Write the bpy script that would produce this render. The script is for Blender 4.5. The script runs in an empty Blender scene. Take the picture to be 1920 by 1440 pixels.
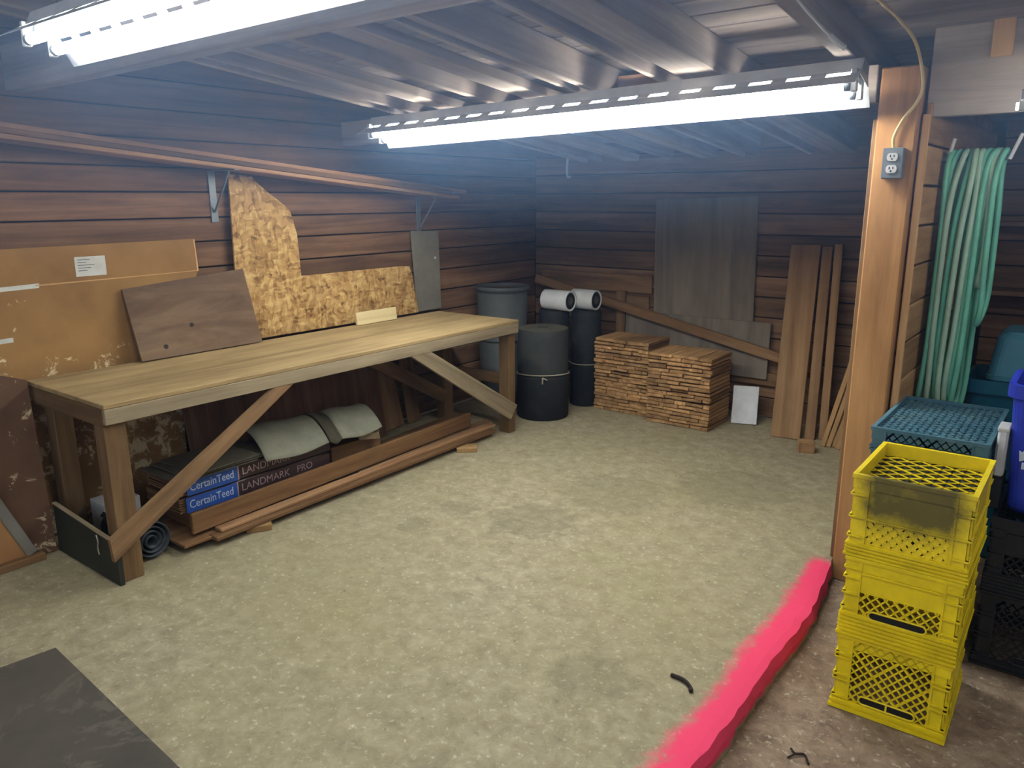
import bpy, bmesh, math, random
from mathutils import Vector, Matrix
random.seed(7)
rnd = random.Random(11)
S = bpy.context.scene
COL = S.collection
PI = math.pi

# ------------------------------------------------------------------ camera, world, exposure
cam = bpy.data.cameras.new('camera')
cam.sensor_width = 36.0
cam.lens = 1446.4 / 1920 * 36.0
cam.clip_start = 0.05
camo = bpy.data.objects.new('camera', cam)
COL.objects.link(camo)
yaw, pitch, roll = 0.65530436, 0.23600498, -0.00495412
fw = Vector((-math.sin(yaw)*math.cos(pitch), math.cos(yaw)*math.cos(pitch), -math.sin(pitch)))
rt = Vector((math.cos(yaw), math.sin(yaw), 0))
up = rt.cross(fw)
r2 = rt*math.cos(roll) + up*math.sin(roll)
u2 = -rt*math.sin(roll) + up*math.cos(roll)
camo.matrix_world = Matrix(((r2.x, u2.x, -fw.x, 0), (r2.y, u2.y, -fw.y, 0), (r2.z, u2.z, -fw.z, 1.70), (0, 0, 0, 1)))
S.camera = camo
w = bpy.data.worlds.new('world')
S.world = w
w.use_nodes = True
w.node_tree.nodes['Background'].inputs[0].default_value = (0.80, 0.88, 1.0, 1)
w.node_tree.nodes['Background'].inputs[1].default_value = 0.75
S.view_settings.view_transform = 'Standard'
S.view_settings.look = 'None'
S.view_settings.exposure = 0.33
S.view_settings.gamma = 1.0
S.view_settings.use_curve_mapping = False
TUBE_POWER = 24.0
STRIP_POWER = 36.0
HAZE = 0.09

# ------------------------------------------------------------------ material helpers
def lin(c):
    return tuple(((x/255)/12.92 if x/255 <= 0.04045 else (((x/255)+0.055)/1.055)**2.4) for x in c) + (1,)

def new_mat(name):
    m = bpy.data.materials.new(name)
    m.use_nodes = True
    nt = m.node_tree
    b = nt.nodes['Principled BSDF']
    return m, nt, b

def N(nt, typ, **kw):
    n = nt.nodes.new(typ)
    for k, v in kw.items():
        setattr(n, k, v)
    return n

def ramp(nt, fac, stops):
    r = N(nt, 'ShaderNodeValToRGB')
    e = r.color_ramp.elements
    e[0].position, e[0].color = stops[0]
    e[1].position, e[1].color = stops[-1]
    for p, c in stops[1:-1]:
        q = e.new(p); q.color = c
    nt.links.new(fac, r.inputs[0])
    return r.outputs[0]

def mixc(nt, fac, a, b, mode='MIX'):
    m = N(nt, 'ShaderNodeMix', data_type='RGBA', blend_type=mode)
    for i, v in ((0, fac), (6, a), (7, b)):
        if hasattr(v, 'node'):
            nt.links.new(v, m.inputs[i])
        else:
            m.inputs[i].default_value = v
    return m.outputs[2]

def mth(nt, op, a, b=0.0, clamp=False):
    m = N(nt, 'ShaderNodeMath', operation=op, use_clamp=clamp)
    for i, v in ((0, a), (1, b)):
        if hasattr(v, 'node'):
            nt.links.new(v, m.inputs[i])
        else:
            m.inputs[i].default_value = v
    return m.outputs[0]

def coords(nt, scale=(1, 1, 1), randomize=True):
    t = N(nt, 'ShaderNodeTexCoord')
    mp = N(nt, 'ShaderNodeMapping')
    mp.inputs['Scale'].default_value = scale
    nt.links.new(t.outputs['Object'], mp.inputs['Vector'])
    if randomize:
        oi = N(nt, 'ShaderNodeObjectInfo')
        ml = mth(nt, 'MULTIPLY', oi.outputs['Random'], 57.0)
        cb = N(nt, 'ShaderNodeCombineXYZ')
        for i in range(3):
            nt.links.new(ml, cb.inputs[i])
        nt.links.new(cb.outputs[0], mp.inputs['Location'])
        return mp.outputs[0], oi.outputs['Random']
    return mp.outputs[0], None

def noise(nt, vec, scale, detail=4, rough=0.6, dist=0.0):
    n = N(nt, 'ShaderNodeTexNoise')
    n.inputs['Scale'].default_value = scale
    n.inputs['Detail'].default_value = detail
    n.inputs['Roughness'].default_value = rough
    n.inputs['Distortion'].default_value = dist
    nt.links.new(vec, n.inputs['Vector'])
    return n.outputs['Fac']

def bump(nt, b, h, strength=0.3, dist=0.01):
    n = N(nt, 'ShaderNodeBump')
    n.inputs['Strength'].default_value = strength
    n.inputs['Distance'].default_value = dist
    nt.links.new(h, n.inputs['Height'])
    nt.links.new(n.outputs[0], b.inputs['Normal'])

def wood(name, dark, mid, light, rough=0.75, grain=16.0, stretch=1.0, vary=0.25, bstr=0.25, dirt=0.35, dirtcol=(40, 32, 24)):
    """grain along local X; every object gets its own piece of the pattern"""
    m, nt, b = new_mat(name)
    v, r = coords(nt, (stretch, grain, grain))
    g = noise(nt, v, 1.0, 6, 0.65, 0.6)
    c = ramp(nt, g, [(0.28, lin(dark)), (0.5, lin(mid)), (0.75, lin(light))])
    v2, _ = coords(nt, (1.3, 3.5, 3.5))
    d = noise(nt, v2, 1.6, 5, 0.6)
    df = ramp(nt, d, [(0.42, (0, 0, 0, 1)), (0.75, (1, 1, 1, 1))])
    df2 = mth(nt, 'MULTIPLY', df, dirt)
    c = mixc(nt, df2, c, lin(dirtcol))
    hs = N(nt, 'ShaderNodeHueSaturation')
    val = mth(nt, 'ADD', mth(nt, 'MULTIPLY', r, vary*2), 1.0-vary)
    nt.links.new(val, hs.inputs['Value'])
    nt.links.new(c, hs.inputs['Color'])
    nt.links.new(hs.outputs[0], b.inputs['Base Color'])
    b.inputs['Roughness'].default_value = rough
    b.inputs['Specular IOR Level'].default_value = 0.25
    bump(nt, b, g, bstr, 0.004)
    return m

def plastic(name, col, rough=0.45, dirtcol=None, amount=0.3, spec=0.4):
    m, nt, b = new_mat(name)
    v, _ = coords(nt, (1, 1, 1))
    n1 = noise(nt, v, 7.0, 6, 0.7)
    c = ramp(nt, n1, [(0.3, lin([x*0.86 for x in col])), (0.7, lin(col))])
    if dirtcol:
        n2 = noise(nt, v, 4.0, 7, 0.75)
        f = mth(nt, 'MULTIPLY', ramp(nt, n2, [(0.45, (0, 0, 0, 1)), (0.8, (1, 1, 1, 1))]), amount)
        c = mixc(nt, f, c, lin(dirtcol))
    nt.links.new(c, b.inputs['Base Color'])
    b.inputs['Roughness'].default_value = rough
    b.inputs['Specular IOR Level'].default_value = spec
    bump(nt, b, n1, 0.1, 0.003)
    return m

M = {}
M['wall'] = wood('old_red_brown_boards', (82, 61, 43), (116, 86, 61), (142, 110, 80), 0.8, 14, 0.8, 0.2, 0.3, 0.45, (48, 34, 28))
M['wallback'] = wood('dark_back_wall_boards', (86, 66, 50), (126, 96, 70), (150, 118, 88), 0.85, 14, 0.8, 0.25, 0.3, 0.45, (44, 36, 32))
M['walllight'] = wood('paler_wall_board', (92, 70, 48), (132, 102, 70), (156, 124, 86), 0.8, 14, 0.8, 0.15)
M['partition'] = wood('warm_partition_boards', (138, 100, 64), (176, 134, 90), (200, 160, 112), 0.75, 14, 0.9, 0.15, 0.25, 0.3)
M['rawedge'] = wood('raw_light_wood', (176, 134, 88), (206, 164, 112), (224, 186, 134), 0.7, 16, 1, 0.1, 0.2, 0.2, (120, 84, 52))
M['post'] = wood('post_timber', (138, 98, 58), (174, 128, 80), (198, 154, 100), 0.65, 9, 0.6, 0.06, 0.2, 0.3, (104, 66, 40))
M['rafter'] = wood('grey_rafter', (122, 112, 106), (158, 146, 136), (184, 170, 156), 0.8, 12, 0.6, 0.16, 0.2, 0.4, (70, 60, 56))
M['deck'] = wood('roof_deck_boards', (104, 94, 88), (138, 126, 118), (160, 146, 136), 0.85, 10, 0.6, 0.2, 0.25, 0.5, (50, 44, 42))
M['lumber'] = wood('shelf_lumber', (118, 84, 58), (160, 120, 84), (190, 152, 108), 0.7, 16, 0.8, 0.14)
M['bench'] = wood('bench_top_wood', (122, 100, 66), (160, 136, 94), (184, 160, 114), 0.7, 9, 0.55, 0.06, 0.2, 0.55, (106, 84, 54))
M['benchgrey'] = wood('bench_grey_wood', (112, 98, 76), (146, 130, 102), (172, 156, 126), 0.75, 14, 0.8, 0.1, 0.25, 0.4, (92, 76, 54))
M['benchdark'] = wood('bench_leg_wood', (86, 65, 41), (118, 91, 58), (142, 114, 75), 0.75, 14, 0.8, 0.15, 0.25, 0.4)
M['brace'] = wood('brace_wood', (104, 78, 52), (142, 110, 76), (164, 132, 92), 0.75, 14, 0.8, 0.1)
M['ply'] = wood('weathered_plywood', (84, 66, 50), (114, 92, 70), (140, 116, 88), 0.8, 7, 1.6, 0.08, 0.25, 0.5, (88, 58, 42))
M['greyply'] = wood('grey_plywood', (100, 91, 79), (122, 111, 97), (138, 127, 111), 0.8, 8, 0.7, 0.08, 0.15, 0.4, (78, 66, 56))
M['redlumber'] = wood('red_brown_lumber', (86, 60, 36), (118, 86, 54), (144, 112, 74), 0.75, 14, 0.7, 0.18)
M['stick'] = wood('slim_stick_wood', (128, 96, 58), (162, 126, 80), (188, 152, 102), 0.7, 16, 0.8, 0.18)
M['plank'] = wood('standing_plank_wood', (112, 82, 54), (144, 110, 74), (166, 132, 92), 0.75, 10, 0.6, 0.14)
M['shake'] = wood('cedar_shake', (116, 84, 52), (164, 126, 82), (200, 162, 112), 0.85, 18, 1.2, 0.38, 0.5, 0.45, (76, 48, 30))
M['pale'] = wood('pale_pine_offcut', (200, 178, 128), (222, 202, 150), (232, 214, 166), 0.7, 16, 0.8, 0.04, 0.1, 0.1)
M['darkboard'] = plastic('dark_green_board', (38, 42, 32), 0.6, (70, 66, 50), 0.4)
M['black'] = plastic('black_roofing_felt', (30, 32, 34), 0.75, (62, 62, 58), 0.5, 0.25)
M['darkgrey'] = plastic('dark_grey_felt', (58, 60, 58), 0.85, (84, 82, 74), 0.5, 0.2)
M['felttop'] = plastic('dusty_felt_end', (96, 92, 78), 0.9, (60, 58, 52), 0.6, 0.1)
M['can'] = plastic('grey_bin_plastic', (78, 80, 78), 0.6, (54, 58, 58), 0.5)
M['white'] = plastic('white_plastic', (226, 228, 226), 0.5, (170, 164, 150), 0.3)
M['twine'] = plastic('twine', (168, 160, 136), 0.8)
M['yellow'] = plastic('yellow_crate_plastic', (242, 216, 22), 0.40, (160, 130, 20), 0.3)
M['teal'] = plastic('teal_crate_plastic', (72, 116, 132), 0.45, (120, 146, 142), 0.6)
M['blackcrate'] = plastic('black_crate_plastic', (30, 30, 30), 0.5, (60, 56, 50), 0.4)
M['blue'] = plastic('blue_bin_plastic', (44, 62, 186), 0.4, (60, 70, 150), 0.3)
M['tote'] = plastic('teal_tote_plastic', (28, 98, 122), 0.4, (58, 116, 130), 0.4)
M['totelid'] = plastic('pale_teal_tub_plastic', (70, 132, 150), 0.45, (50, 108, 124), 0.4)
M['hose1'] = plastic('green_hose', (120, 200, 168), 0.4)
M['hose2'] = plastic('faded_hose', (172, 204, 176), 0.45)
M['metal'] = plastic('galvanised_bracket', (126, 134, 140), 0.45, (90, 90, 86), 0.4)
M['metal'].node_tree.nodes['Principled BSDF'].inputs['Metallic'].default_value = 0.35
M['boxgrey'] = plastic('grey_outlet_box', (120, 124, 126), 0.5, (90, 90, 90), 0.3)
M['greypanel'] = plastic('grey_sheet_metal', (128, 124, 110), 0.6, (104, 94, 78), 0.5)
M['enamel'] = plastic('white_enamel', (222, 226, 230), 0.45, (196, 200, 204), 0.2)
M['cable'] = plastic('cream_cable', (222, 200, 140), 0.5)
M['cordwhite'] = plastic('white_cord', (214, 218, 220), 0.6)
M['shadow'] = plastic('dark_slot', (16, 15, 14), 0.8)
M['greyshingle'] = plastic('grey_shingle', (142, 140, 120), 0.9, (104, 102, 86), 0.6, 0.1)
M['darkshingle'] = plastic('dark_shingle_edge', (86, 80, 64), 0.9, (60, 54, 44), 0.6, 0.1)
M['wrapdark'] = plastic('dark_brown_wrapper', (66, 48, 46), 0.45, (92, 70, 64), 0.4)
M['wrapblue'] = plastic('blue_wrapper', (42, 84, 164), 0.4, (60, 100, 168), 0.3)
M['ink'] = plastic('white_print', (206, 214, 226), 0.5)
M['inkpink'] = plastic('pinkish_print', (176, 150, 146), 0.5)
M['label'] = plastic('white_paper_label', (214, 214, 204), 0.7)
M['labelgrey'] = plastic('grey_print', (120, 122, 120), 0.7)
M['rubber'] = plastic('rubber_roll', (52, 60, 66), 0.5, (90, 98, 100), 0.5)
M['shadegrime'] = plastic('shaded_grimy_crate_mesh', (48, 44, 20), 0.7, (84, 76, 24), 0.5)
M['screw'] = plastic('dark_screw_hole', (40, 26, 18), 0.7)

def osb():
    m, nt, b = new_mat('osb_strands')
    v, _ = coords(nt, (1, 1, 1))
    n0 = N(nt, 'ShaderNodeTexNoise'); n0.inputs['Scale'].default_value = 9
    nt.links.new(v, n0.inputs['Vector'])
    wv = N(nt, 'ShaderNodeVectorMath', operation='MULTIPLY_ADD')
    nt.links.new(n0.outputs['Color'], wv.inputs[0]); wv.inputs[1].default_value = (0.09, 0.09, 0.09); nt.links.new(v, wv.inputs[2])
    cols = []
    for k, (sx, sy) in enumerate(((16, 50), (46, 18))):
        mp = N(nt, 'ShaderNodeMapping'); mp.inputs['Scale'].default_value = (sx, sy, sy); mp.inputs['Rotation'].default_value = (0, 0, 0.5+k)
        nt.links.new(wv.outputs[0], mp.inputs['Vector'])
        vo = N(nt, 'ShaderNodeTexVoronoi'); vo.inputs['Scale'].default_value = 1.0
        nt.links.new(mp.outputs[0], vo.inputs['Vector'])
        cols.append(mth(nt, 'FRACT', mth(nt, 'MULTIPLY', vo.outputs['Color'], 1.0)))
    f = mth(nt, 'MULTIPLY', mth(nt, 'ADD', cols[0], cols[1]), 0.5)
    c = ramp(nt, f, [(0.1, lin((98, 68, 38))), (0.35, lin((156, 118, 68))), (0.6, lin((186, 150, 94))), (0.9, lin((214, 184, 126)))])
    d = noise(nt, v, 2.2, 5, 0.6)
    c = mixc(nt, mth(nt, 'MULTIPLY', ramp(nt, d, [(0.45, (0, 0, 0, 1)), (0.75, (1, 1, 1, 1))]), 0.4), c, lin((112, 84, 60)))
    nt.links.new(c, b.inputs['Base Color'])
    b.inputs['Roughness'].default_value = 0.8
    b.inputs['Specular IOR Level'].default_value = 0.2
    bump(nt, b, f, 0.3, 0.004)
    return m
M['osb'] = osb()

def flaked(name, base, base2, flake, amt=0.62, scale=9.0, corner=None):
    m, nt, b = new_mat(name)
    v, _ = coords(nt, (1, 1, 1))
    c = ramp(nt, noise(nt, v, 3.0, 6, 0.6), [(0.3, lin(base)), (0.7, lin(base2))])
    f1 = noise(nt, v, scale, 9, 0.72, 0.5)
    f2 = noise(nt, v, 1.4, 3, 0.5)
    s = mth(nt, 'ADD', f1, mth(nt, 'MULTIPLY', mth(nt, 'SUBTRACT', f2, 0.5), 0.5))
    if corner:      # worn through towards one corner of the sheet
        t = N(nt, 'ShaderNodeTexCoord'); sx = N(nt, 'ShaderNodeSeparateXYZ'); nt.links.new(t.outputs['Object'], sx.inputs[0])
        q = mth(nt, 'ADD', mth(nt, 'MULTIPLY', mth(nt, 'SUBTRACT', corner[0], sx.outputs[0]), corner[2]), mth(nt, 'MULTIPLY', mth(nt, 'SUBTRACT', corner[1], sx.outputs[1]), corner[3]))
        s = mth(nt, 'ADD', s, mth(nt, 'MINIMUM', q, 0.16))
    f = ramp(nt, s, [(amt, (0, 0, 0, 1)), (amt+0.05, (1, 1, 1, 1))])
    c = mixc(nt, f, c, lin(flake))
    nt.links.new(c, b.inputs['Base Color'])
    b.inputs['Roughness'].default_value = 0.75
    b.inputs['Specular IOR Level'].default_value = 0.25
    bump(nt, b, f1, 0.3, 0.004)
    return m
M['card'] = flaked('brown_hardboard', (130, 96, 54), (158, 120, 70), (214, 194, 150), 0.63, 11.0, (1.75, 1.15, 0.20, 0.36))
M['flaky'] = flaked('flaking_red_brown_panel', (80, 56, 40), (106, 78, 54), (186, 166, 132), 0.57, 10.0)
M['orange'] = flaked('orange_brown_panel', (148, 106, 64), (168, 124, 78), (206, 190, 160), 0.70, 6.0)
M['matdark'] = flaked('dusty_dark_mat', (66, 62, 56), (84, 78, 68), (94, 88, 76), 0.56, 3.5)

def mat_floor(name, pink):
    m, nt, b = new_mat(name)
    t = N(nt, 'ShaderNodeTexCoord')
    v = t.outputs['Object']
    big = noise(nt, v, 0.9, 5, 0.6)
    med = noise(nt, v, 12.0, 9, 0.72, 0.4)
    fine = noise(nt, v, 38.0, 5, 0.75)
    if pink:
        c = ramp(nt, med, [(0.28, lin((122, 112, 88))), (0.5, lin((150, 139, 110))), (0.72, lin((174, 164, 132)))])
        tint = lin((142, 132, 92))
    else:
        c = ramp(nt, med, [(0.30, lin((96, 78, 62))), (0.5, lin((136, 116, 94))), (0.68, lin((164, 144, 120)))])
        tint = lin((120, 98, 76))
    c = mixc(nt, mth(nt, 'MULTIPLY', ramp(nt, big, [(0.4, (0, 0, 0, 1)), (0.7, (1, 1, 1, 1))]), 0.6), c, tint)
    sp = ramp(nt, fine, [(0.57, (0, 0, 0, 1)), (0.68, (1, 1, 1, 1))])
    c = mixc(nt, mth(nt, 'MULTIPLY', sp, 0.6), c, lin((212, 204, 178)))
    sp2 = ramp(nt, noise(nt, v, 27.0, 6, 0.78), [(0.60, (0, 0, 0, 1)), (0.68, (1, 1, 1, 1))])
    c = mixc(nt, mth(nt, 'MULTIPLY', sp2, 0.55), c, lin((92, 80, 62)))
    if pink:
        # old oil stains, round patches on the slab
        for (sx, sy, sr, sa) in ((-2.30, 3.16, 0.26, 0.30), (-2.73, 3.05, 0.13, 0.32), (-2.75, 2.72, 0.10, 0.28), (-2.15, 3.75, 0.35, 0.22), (-1.3, 2.15, 0.18, 0.25), (-1.6, 4.3, 0.4, 0.25)):
            dd = N(nt, 'ShaderNodeVectorMath', operation='DISTANCE')
            nt.links.new(v, dd.inputs[0]); dd.inputs[1].default_value = (sx, sy, 0)
            q = mth(nt, 'ADD', dd.outputs['Value'], mth(nt, 'MULTIPLY', mth(nt, 'SUBTRACT', med, 0.5), sr*1.1))
            fr = N(nt, 'ShaderNodeMapRange'); fr.inputs[1].default_value = sr; fr.inputs[2].default_value = sr*0.75
            fr.inputs[3].default_value = 0; fr.inputs[4].default_value = sa
            nt.links.new(q, fr.inputs[0])
            c = mixc(nt, fr.outputs[0], c, lin((96, 88, 70)))
        # sprayed pink line along the open edge of the slab
        sx = N(nt, 'ShaderNodeSeparateXYZ'); nt.links.new(v, sx.inputs[0])
        nz = mth(nt, 'MULTIPLY', mth(nt, 'SUBTRACT', noise(nt, v, 9.0, 9, 0.8), 0.5), 0.15)
        nz2 = mth(nt, 'MULTIPLY', mth(nt, 'SUBTRACT', noise(nt, v, 2.3, 2, 0.5), 0.5), 0.09)
        xx = mth(nt, 'ADD', mth(nt, 'ADD', sx.outputs[0], nz), nz2)
        xx = mth(nt, 'ADD', xx, mth(nt, 'MULTIPLY', mth(nt, 'MAXIMUM', mth(nt, 'SUBTRACT', sx.outputs[1], 3.0), 0.0), 0.07))
        fr = N(nt, 'ShaderNodeMapRange'); fr.inputs[1].default_value = -0.935; fr.inputs[2].default_value = -0.880
        nt.links.new(xx, fr.inputs[0])
        fy = N(nt, 'ShaderNodeMapRange'); fy.inputs[1].default_value = 3.66; fy.inputs[2].default_value = 3.58
        nt.links.new(sx.outputs[1], fy.inputs[0])
        fz = N(nt, 'ShaderNodeMapRange'); fz.inputs[1].default_value = -0.088; fz.inputs[2].default_value = -0.065
        nt.links.new(mth(nt, 'ADD', sx.outputs[2], mth(nt, 'MULTIPLY', nz, 0.5)), fz.inputs[0])
        f = mth(nt, 'MULTIPLY', mth(nt, 'MULTIPLY', fr.outputs[0], fy.outputs[0]), fz.outputs[0])
        c = mixc(nt, mth(nt, 'MULTIPLY', f, 0.96), c, lin((240, 62, 104)))
    nt.links.new(c, b.inputs['Base Color'])
    b.inputs['Roughness'].default_value = 0.8
    b.inputs['Specular IOR Level'].default_value = 0.3
    hh = mth(nt, 'ADD', med, mth(nt, 'MULTIPLY', fine, 0.7))
    bump(nt, b, hh, 0.4, 0.006)
    return m
M['floor'] = mat_floor('concrete_slab', True)
M['lower'] = mat_floor('brown_concrete', False)

def dirty_yellow():
    m, nt, b = new_mat('soiled_yellow_crate_plastic')
    t = N(nt, 'ShaderNodeTexCoord'); v = t.outputs['Object']
    n1 = noise(nt, v, 6.0, 6, 0.7)
    c = ramp(nt, n1, [(0.3, lin((210, 186, 20))), (0.7, lin((240, 214, 24)))])
    sx = N(nt, 'ShaderNodeSeparateXYZ'); nt.links.new(v, sx.inputs[0])
    # soot smear over the upper middle of the front panel
    fz = N(nt, 'ShaderNodeMapRange'); fz.inputs[1].default_value = 0.09; fz.inputs[2].default_value = 0.18; nt.links.new(mth(nt, 'ADD', sx.outputs[2], mth(nt, 'MULTIPLY', mth(nt, 'SUBTRACT', noise(nt, v, 11.0, 6, 0.7), 0.5), 0.12)), fz.inputs[0])
    ax = mth(nt, 'ADD', mth(nt, 'ABSOLUTE', mth(nt, 'ADD', sx.outputs[0], -0.005)), mth(nt, 'MULTIPLY', mth(nt, 'SUBTRACT', noise(nt, v, 14.0, 6, 0.7), 0.5), 0.12))
    fx = N(nt, 'ShaderNodeMapRange'); fx.inputs[1].default_value = 0.185; fx.inputs[2].default_value = 0.11; nt.links.new(ax, fx.inputs[0])
    fy = N(nt, 'ShaderNodeMapRange'); fy.inputs[1].default_value = -0.16; fy.inputs[2].default_value = -0.205; nt.links.new(sx.outputs[1], fy.inputs[0])
    f = mth(nt, 'MULTIPLY', mth(nt, 'MULTIPLY', fz.outputs[0], fx.outputs[0]), fy.outputs[0])
    f = mth(nt, 'MULTIPLY', f, mth(nt, 'ADD', 0.65, mth(nt, 'MULTIPLY', noise(nt, v, 9, 6, 0.7), 0.8)), True)
    c = mixc(nt, mth(nt, 'MULTIPLY', f, 0.9), c, lin((52, 50, 28)))
    nt.links.new(c, b.inputs['Base Color'])
    b.inputs['Roughness'].default_value = 0.45
    return m
M['yellowdirty'] = dirty_yellow()

def post_mat():
    m = M['post']; nt = m.node_tree; b = nt.nodes['Principled BSDF']
    src = b.inputs['Base Color'].links[0].from_socket
    t = N(nt, 'ShaderNodeTexCoord')
    dd = N(nt, 'ShaderNodeVectorMath', operation='DISTANCE')
    nt.links.new(t.outputs['Object'], dd.inputs[0]); dd.inputs[1].default_value = (0.0, 0.0, 0.075)
    q = mth(nt, 'ADD', dd.outputs['Value'], mth(nt, 'MULTIPLY', noise(nt, t.outputs['Object'], 12, 5, 0.6), 0.08))
    fr = N(nt, 'ShaderNodeMapRange'); fr.inputs[1].default_value = 0.17; fr.inputs[2].default_value = 0.07; fr.inputs[4].default_value = 0.55
    nt.links.new(q, fr.inputs[0])
    nt.links.new(mixc(nt, fr.outputs[0], src, lin((176, 146, 30))), b.inputs['Base Color'])
post_mat()

def emitter(name, col, power):
    m, nt, b = new_mat(name)
    b.inputs['Base Color'].default_value = (0.9, 0.9, 0.9, 1)
    b.inputs['Emission Color'].default_value = col
    b.inputs['Emission Strength'].default_value = power
    return m
M['tube'] = emitter('lit_fluorescent_tube', (0.93, 0.97, 1.0, 1), TUBE_POWER)
M['tubebright'] = emitter('lit_bright_fluorescent_tube', (0.95, 0.98, 1.0, 1), TUBE_POWER*1.95)  # same kind of tube, power raised to brighten the back of the room
M['tubedim'] = emitter('lit_dim_fluorescent_tube', (0.95, 0.97, 1.0, 1), TUBE_POWER*0.6)  # same kind of tube, power lowered to even out the front
M['strip'] = emitter('lit_strip_tube', (0.93, 0.97, 1.0, 1), STRIP_POWER)

# ------------------------------------------------------------------ object helpers
WM = {}
def place(o, mw, parent):
    WM[o] = mw.copy()
    if parent is not None:
        o.parent = parent
        o.matrix_local = WM[parent].inverted() @ mw
    else:
        o.matrix_world = mw
    COL.objects.link(o)
    return o

def tag(o, label=None, cat=None, group=None, kind=None):
    if label: o['label'] = label
    if cat: o['category'] = cat
    if group: o['group'] = group
    if kind: o['kind'] = kind
    return o

def thing(name, label, cat, loc=(0, 0, 0), rz=0.0, group=None):
    o = bpy.data.objects.new(name, None)
    o.empty_display_size = 0.1
    place(o, Matrix.Translation(loc) @ Matrix.Rotation(rz, 4, 'Z'), None)
    return tag(o, label, cat, group)

def mesh_obj(name, bm, mat, parent=None, mw=None, smooth=False):
    me = bpy.data.meshes.new(name)
    bmesh.ops.recalc_face_normals(bm, faces=bm.faces[:])
    bm.to_mesh(me); bm.free()
    me.materials.append(mat)
    if smooth:
        for p in me.polygons: p.use_smooth = True
    o = bpy.data.objects.new(name, me)
    if mw is None: mw = WM[parent] if parent is not None else Matrix()
    return place(o, mw, parent)

def add_box(bm, lo, hi, mat4=None, bev=0.0):
    vs = [bm.verts.new((x, y, z)) for z in (lo[2], hi[2]) for y in (lo[1], hi[1]) for x in (lo[0], hi[0])]
    fs = [bm.faces.new([vs[i] for i in q]) for q in ((0, 2, 3, 1), (4, 5, 7, 6), (0, 1, 5, 4), (2, 6, 7, 3), (0, 4, 6, 2), (1, 3, 7, 5))]
    if bev > 0:
        es = list({e for f in fs for e in f.edges})
        r = bmesh.ops.bevel(bm, geom=es, offset=bev, segments=1, affect='EDGES', profile=0.5)
        vs = list({v for f in r['faces'] for v in f.verts} | {v for v in vs if v.is_valid})
    if mat4 is not None:
        for v in vs: v.co = mat4 @ v.co
    return vs

def frame(p0, p1, wdir):
    p0, p1, wd = Vector(p0), Vector(p1), Vector(wdir)
    x = (p1-p0).normalized()
    y = (wd - x*wd.dot(x)).normalized()
    z = x.cross(y)
    c = (p0+p1)/2
    m = Matrix(((x.x, y.x, z.x, c.x), (x.y, y.y, z.y, c.y), (x.z, y.z, z.z, c.z), (0, 0, 0, 1)))
    return m, (p1-p0).length

def plank(name, p0, p1, wdir, W, T, mat, parent=None, bev=0.003, rag=0.0, bow=0.0):
    """board from p0 to p1, width W along wdir, thickness T; its grain runs along its own X"""
    mw, L = frame(p0, p1, wdir)
    bm = bmesh.new()
    add_box(bm, (-L/2, -W/2, -T/2), (L/2, W/2, T/2), None, min(bev, T*0.3, W*0.3))
    if bow or rag:
        if bow:
            es = [e for e in bm.edges if abs((e.verts[0].co-e.verts[1].co).x) > L*0.8]
            bmesh.ops.subdivide_edges(bm, edges=es, cuts=4, use_grid_fill=True)
        for v in bm.verts:
            v.co.z += bow*(1-(2*v.co.x/L)**2)
            if rag:
                v.co.y += rnd.uniform(-rag, rag); v.co.z += rnd.uniform(-rag, rag)*0.5; v.co.x += rnd.uniform(-rag, rag)*1.5
    return mesh_obj(name, bm, mat, parent, mw)

def single(name, label, cat, *a, group=None, **k):
    return tag(plank(name, *a, **k), label, cat, group)

def lathe(bm, prof, seg=32, c=(0, 0, 0), axis='Z', cap=True):
    rings = []
    for r, h in prof:
        ring = []
        for i in range(seg):
            a = 2*PI*i/seg
            x, y = r*math.cos(a), r*math.sin(a)
            p = {'Z': (x, y, h), 'X': (h, x, y), 'Y': (y, h, x)}[axis]
            ring.append(bm.verts.new((p[0]+c[0], p[1]+c[1], p[2]+c[2])))
        rings.append(ring)
    for a, b in zip(rings, rings[1:]):
        for i in range(seg):
            bm.faces.new((a[i], a[(i+1) % seg], b[(i+1) % seg], b[i]))
    if cap:
        bm.faces.new(rings[0][::-1]); bm.faces.new(rings[-1])

def tube(bm, pts, r, seg=8, closed=False):
    pts = [Vector(p) for p in pts]
    n = len(pts); rings = []
    prev = None
    for i, p in enumerate(pts):
        t = (pts[(i+1) % n]-pts[i-1]) if closed else (pts[min(i+1, n-1)]-pts[max(i-1, 0)])
        t.normalize()
        if prev is None:
            a = Vector((0, 0, 1)) if abs(t.z) < 0.9 else Vector((1, 0, 0))
            u = t.cross(a).normalized()
        else:
            u = (prev - t*prev.dot(t)).normalized()
        prev = u
        v = t.cross(u)
        rings.append([bm.verts.new(p + (u*math.cos(2*PI*k/seg)+v*math.sin(2*PI*k/seg))*r) for k in range(seg)])
    for i in range(n if closed else n-1):
        a, b = rings[i], rings[(i+1) % n]
        for k in range(seg):
            bm.faces.new((a[k], a[(k+1) % seg], b[(k+1) % seg], b[k]))
    if not closed:
        bm.faces.new(rings[0][::-1]); bm.faces.new(rings[-1])

def spline(pts, n=8):
    pts = [Vector(p) for p in pts]; out = []
    P = [pts[0]*2-pts[1]] + pts + [pts[-1]*2-pts[-2]]
    for i in range(1, len(P)-2):
        for k in range(n):
            t = k/n
            a, b, c, d = P[i-1], P[i], P[i+1], P[i+2]
            out.append(0.5*((2*b)+(c-a)*t+(2*a-5*b+4*c-d)*t*t+(3*b-a-3*c+d)*t**3))
    out.append(pts[-1])
    return out

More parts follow.
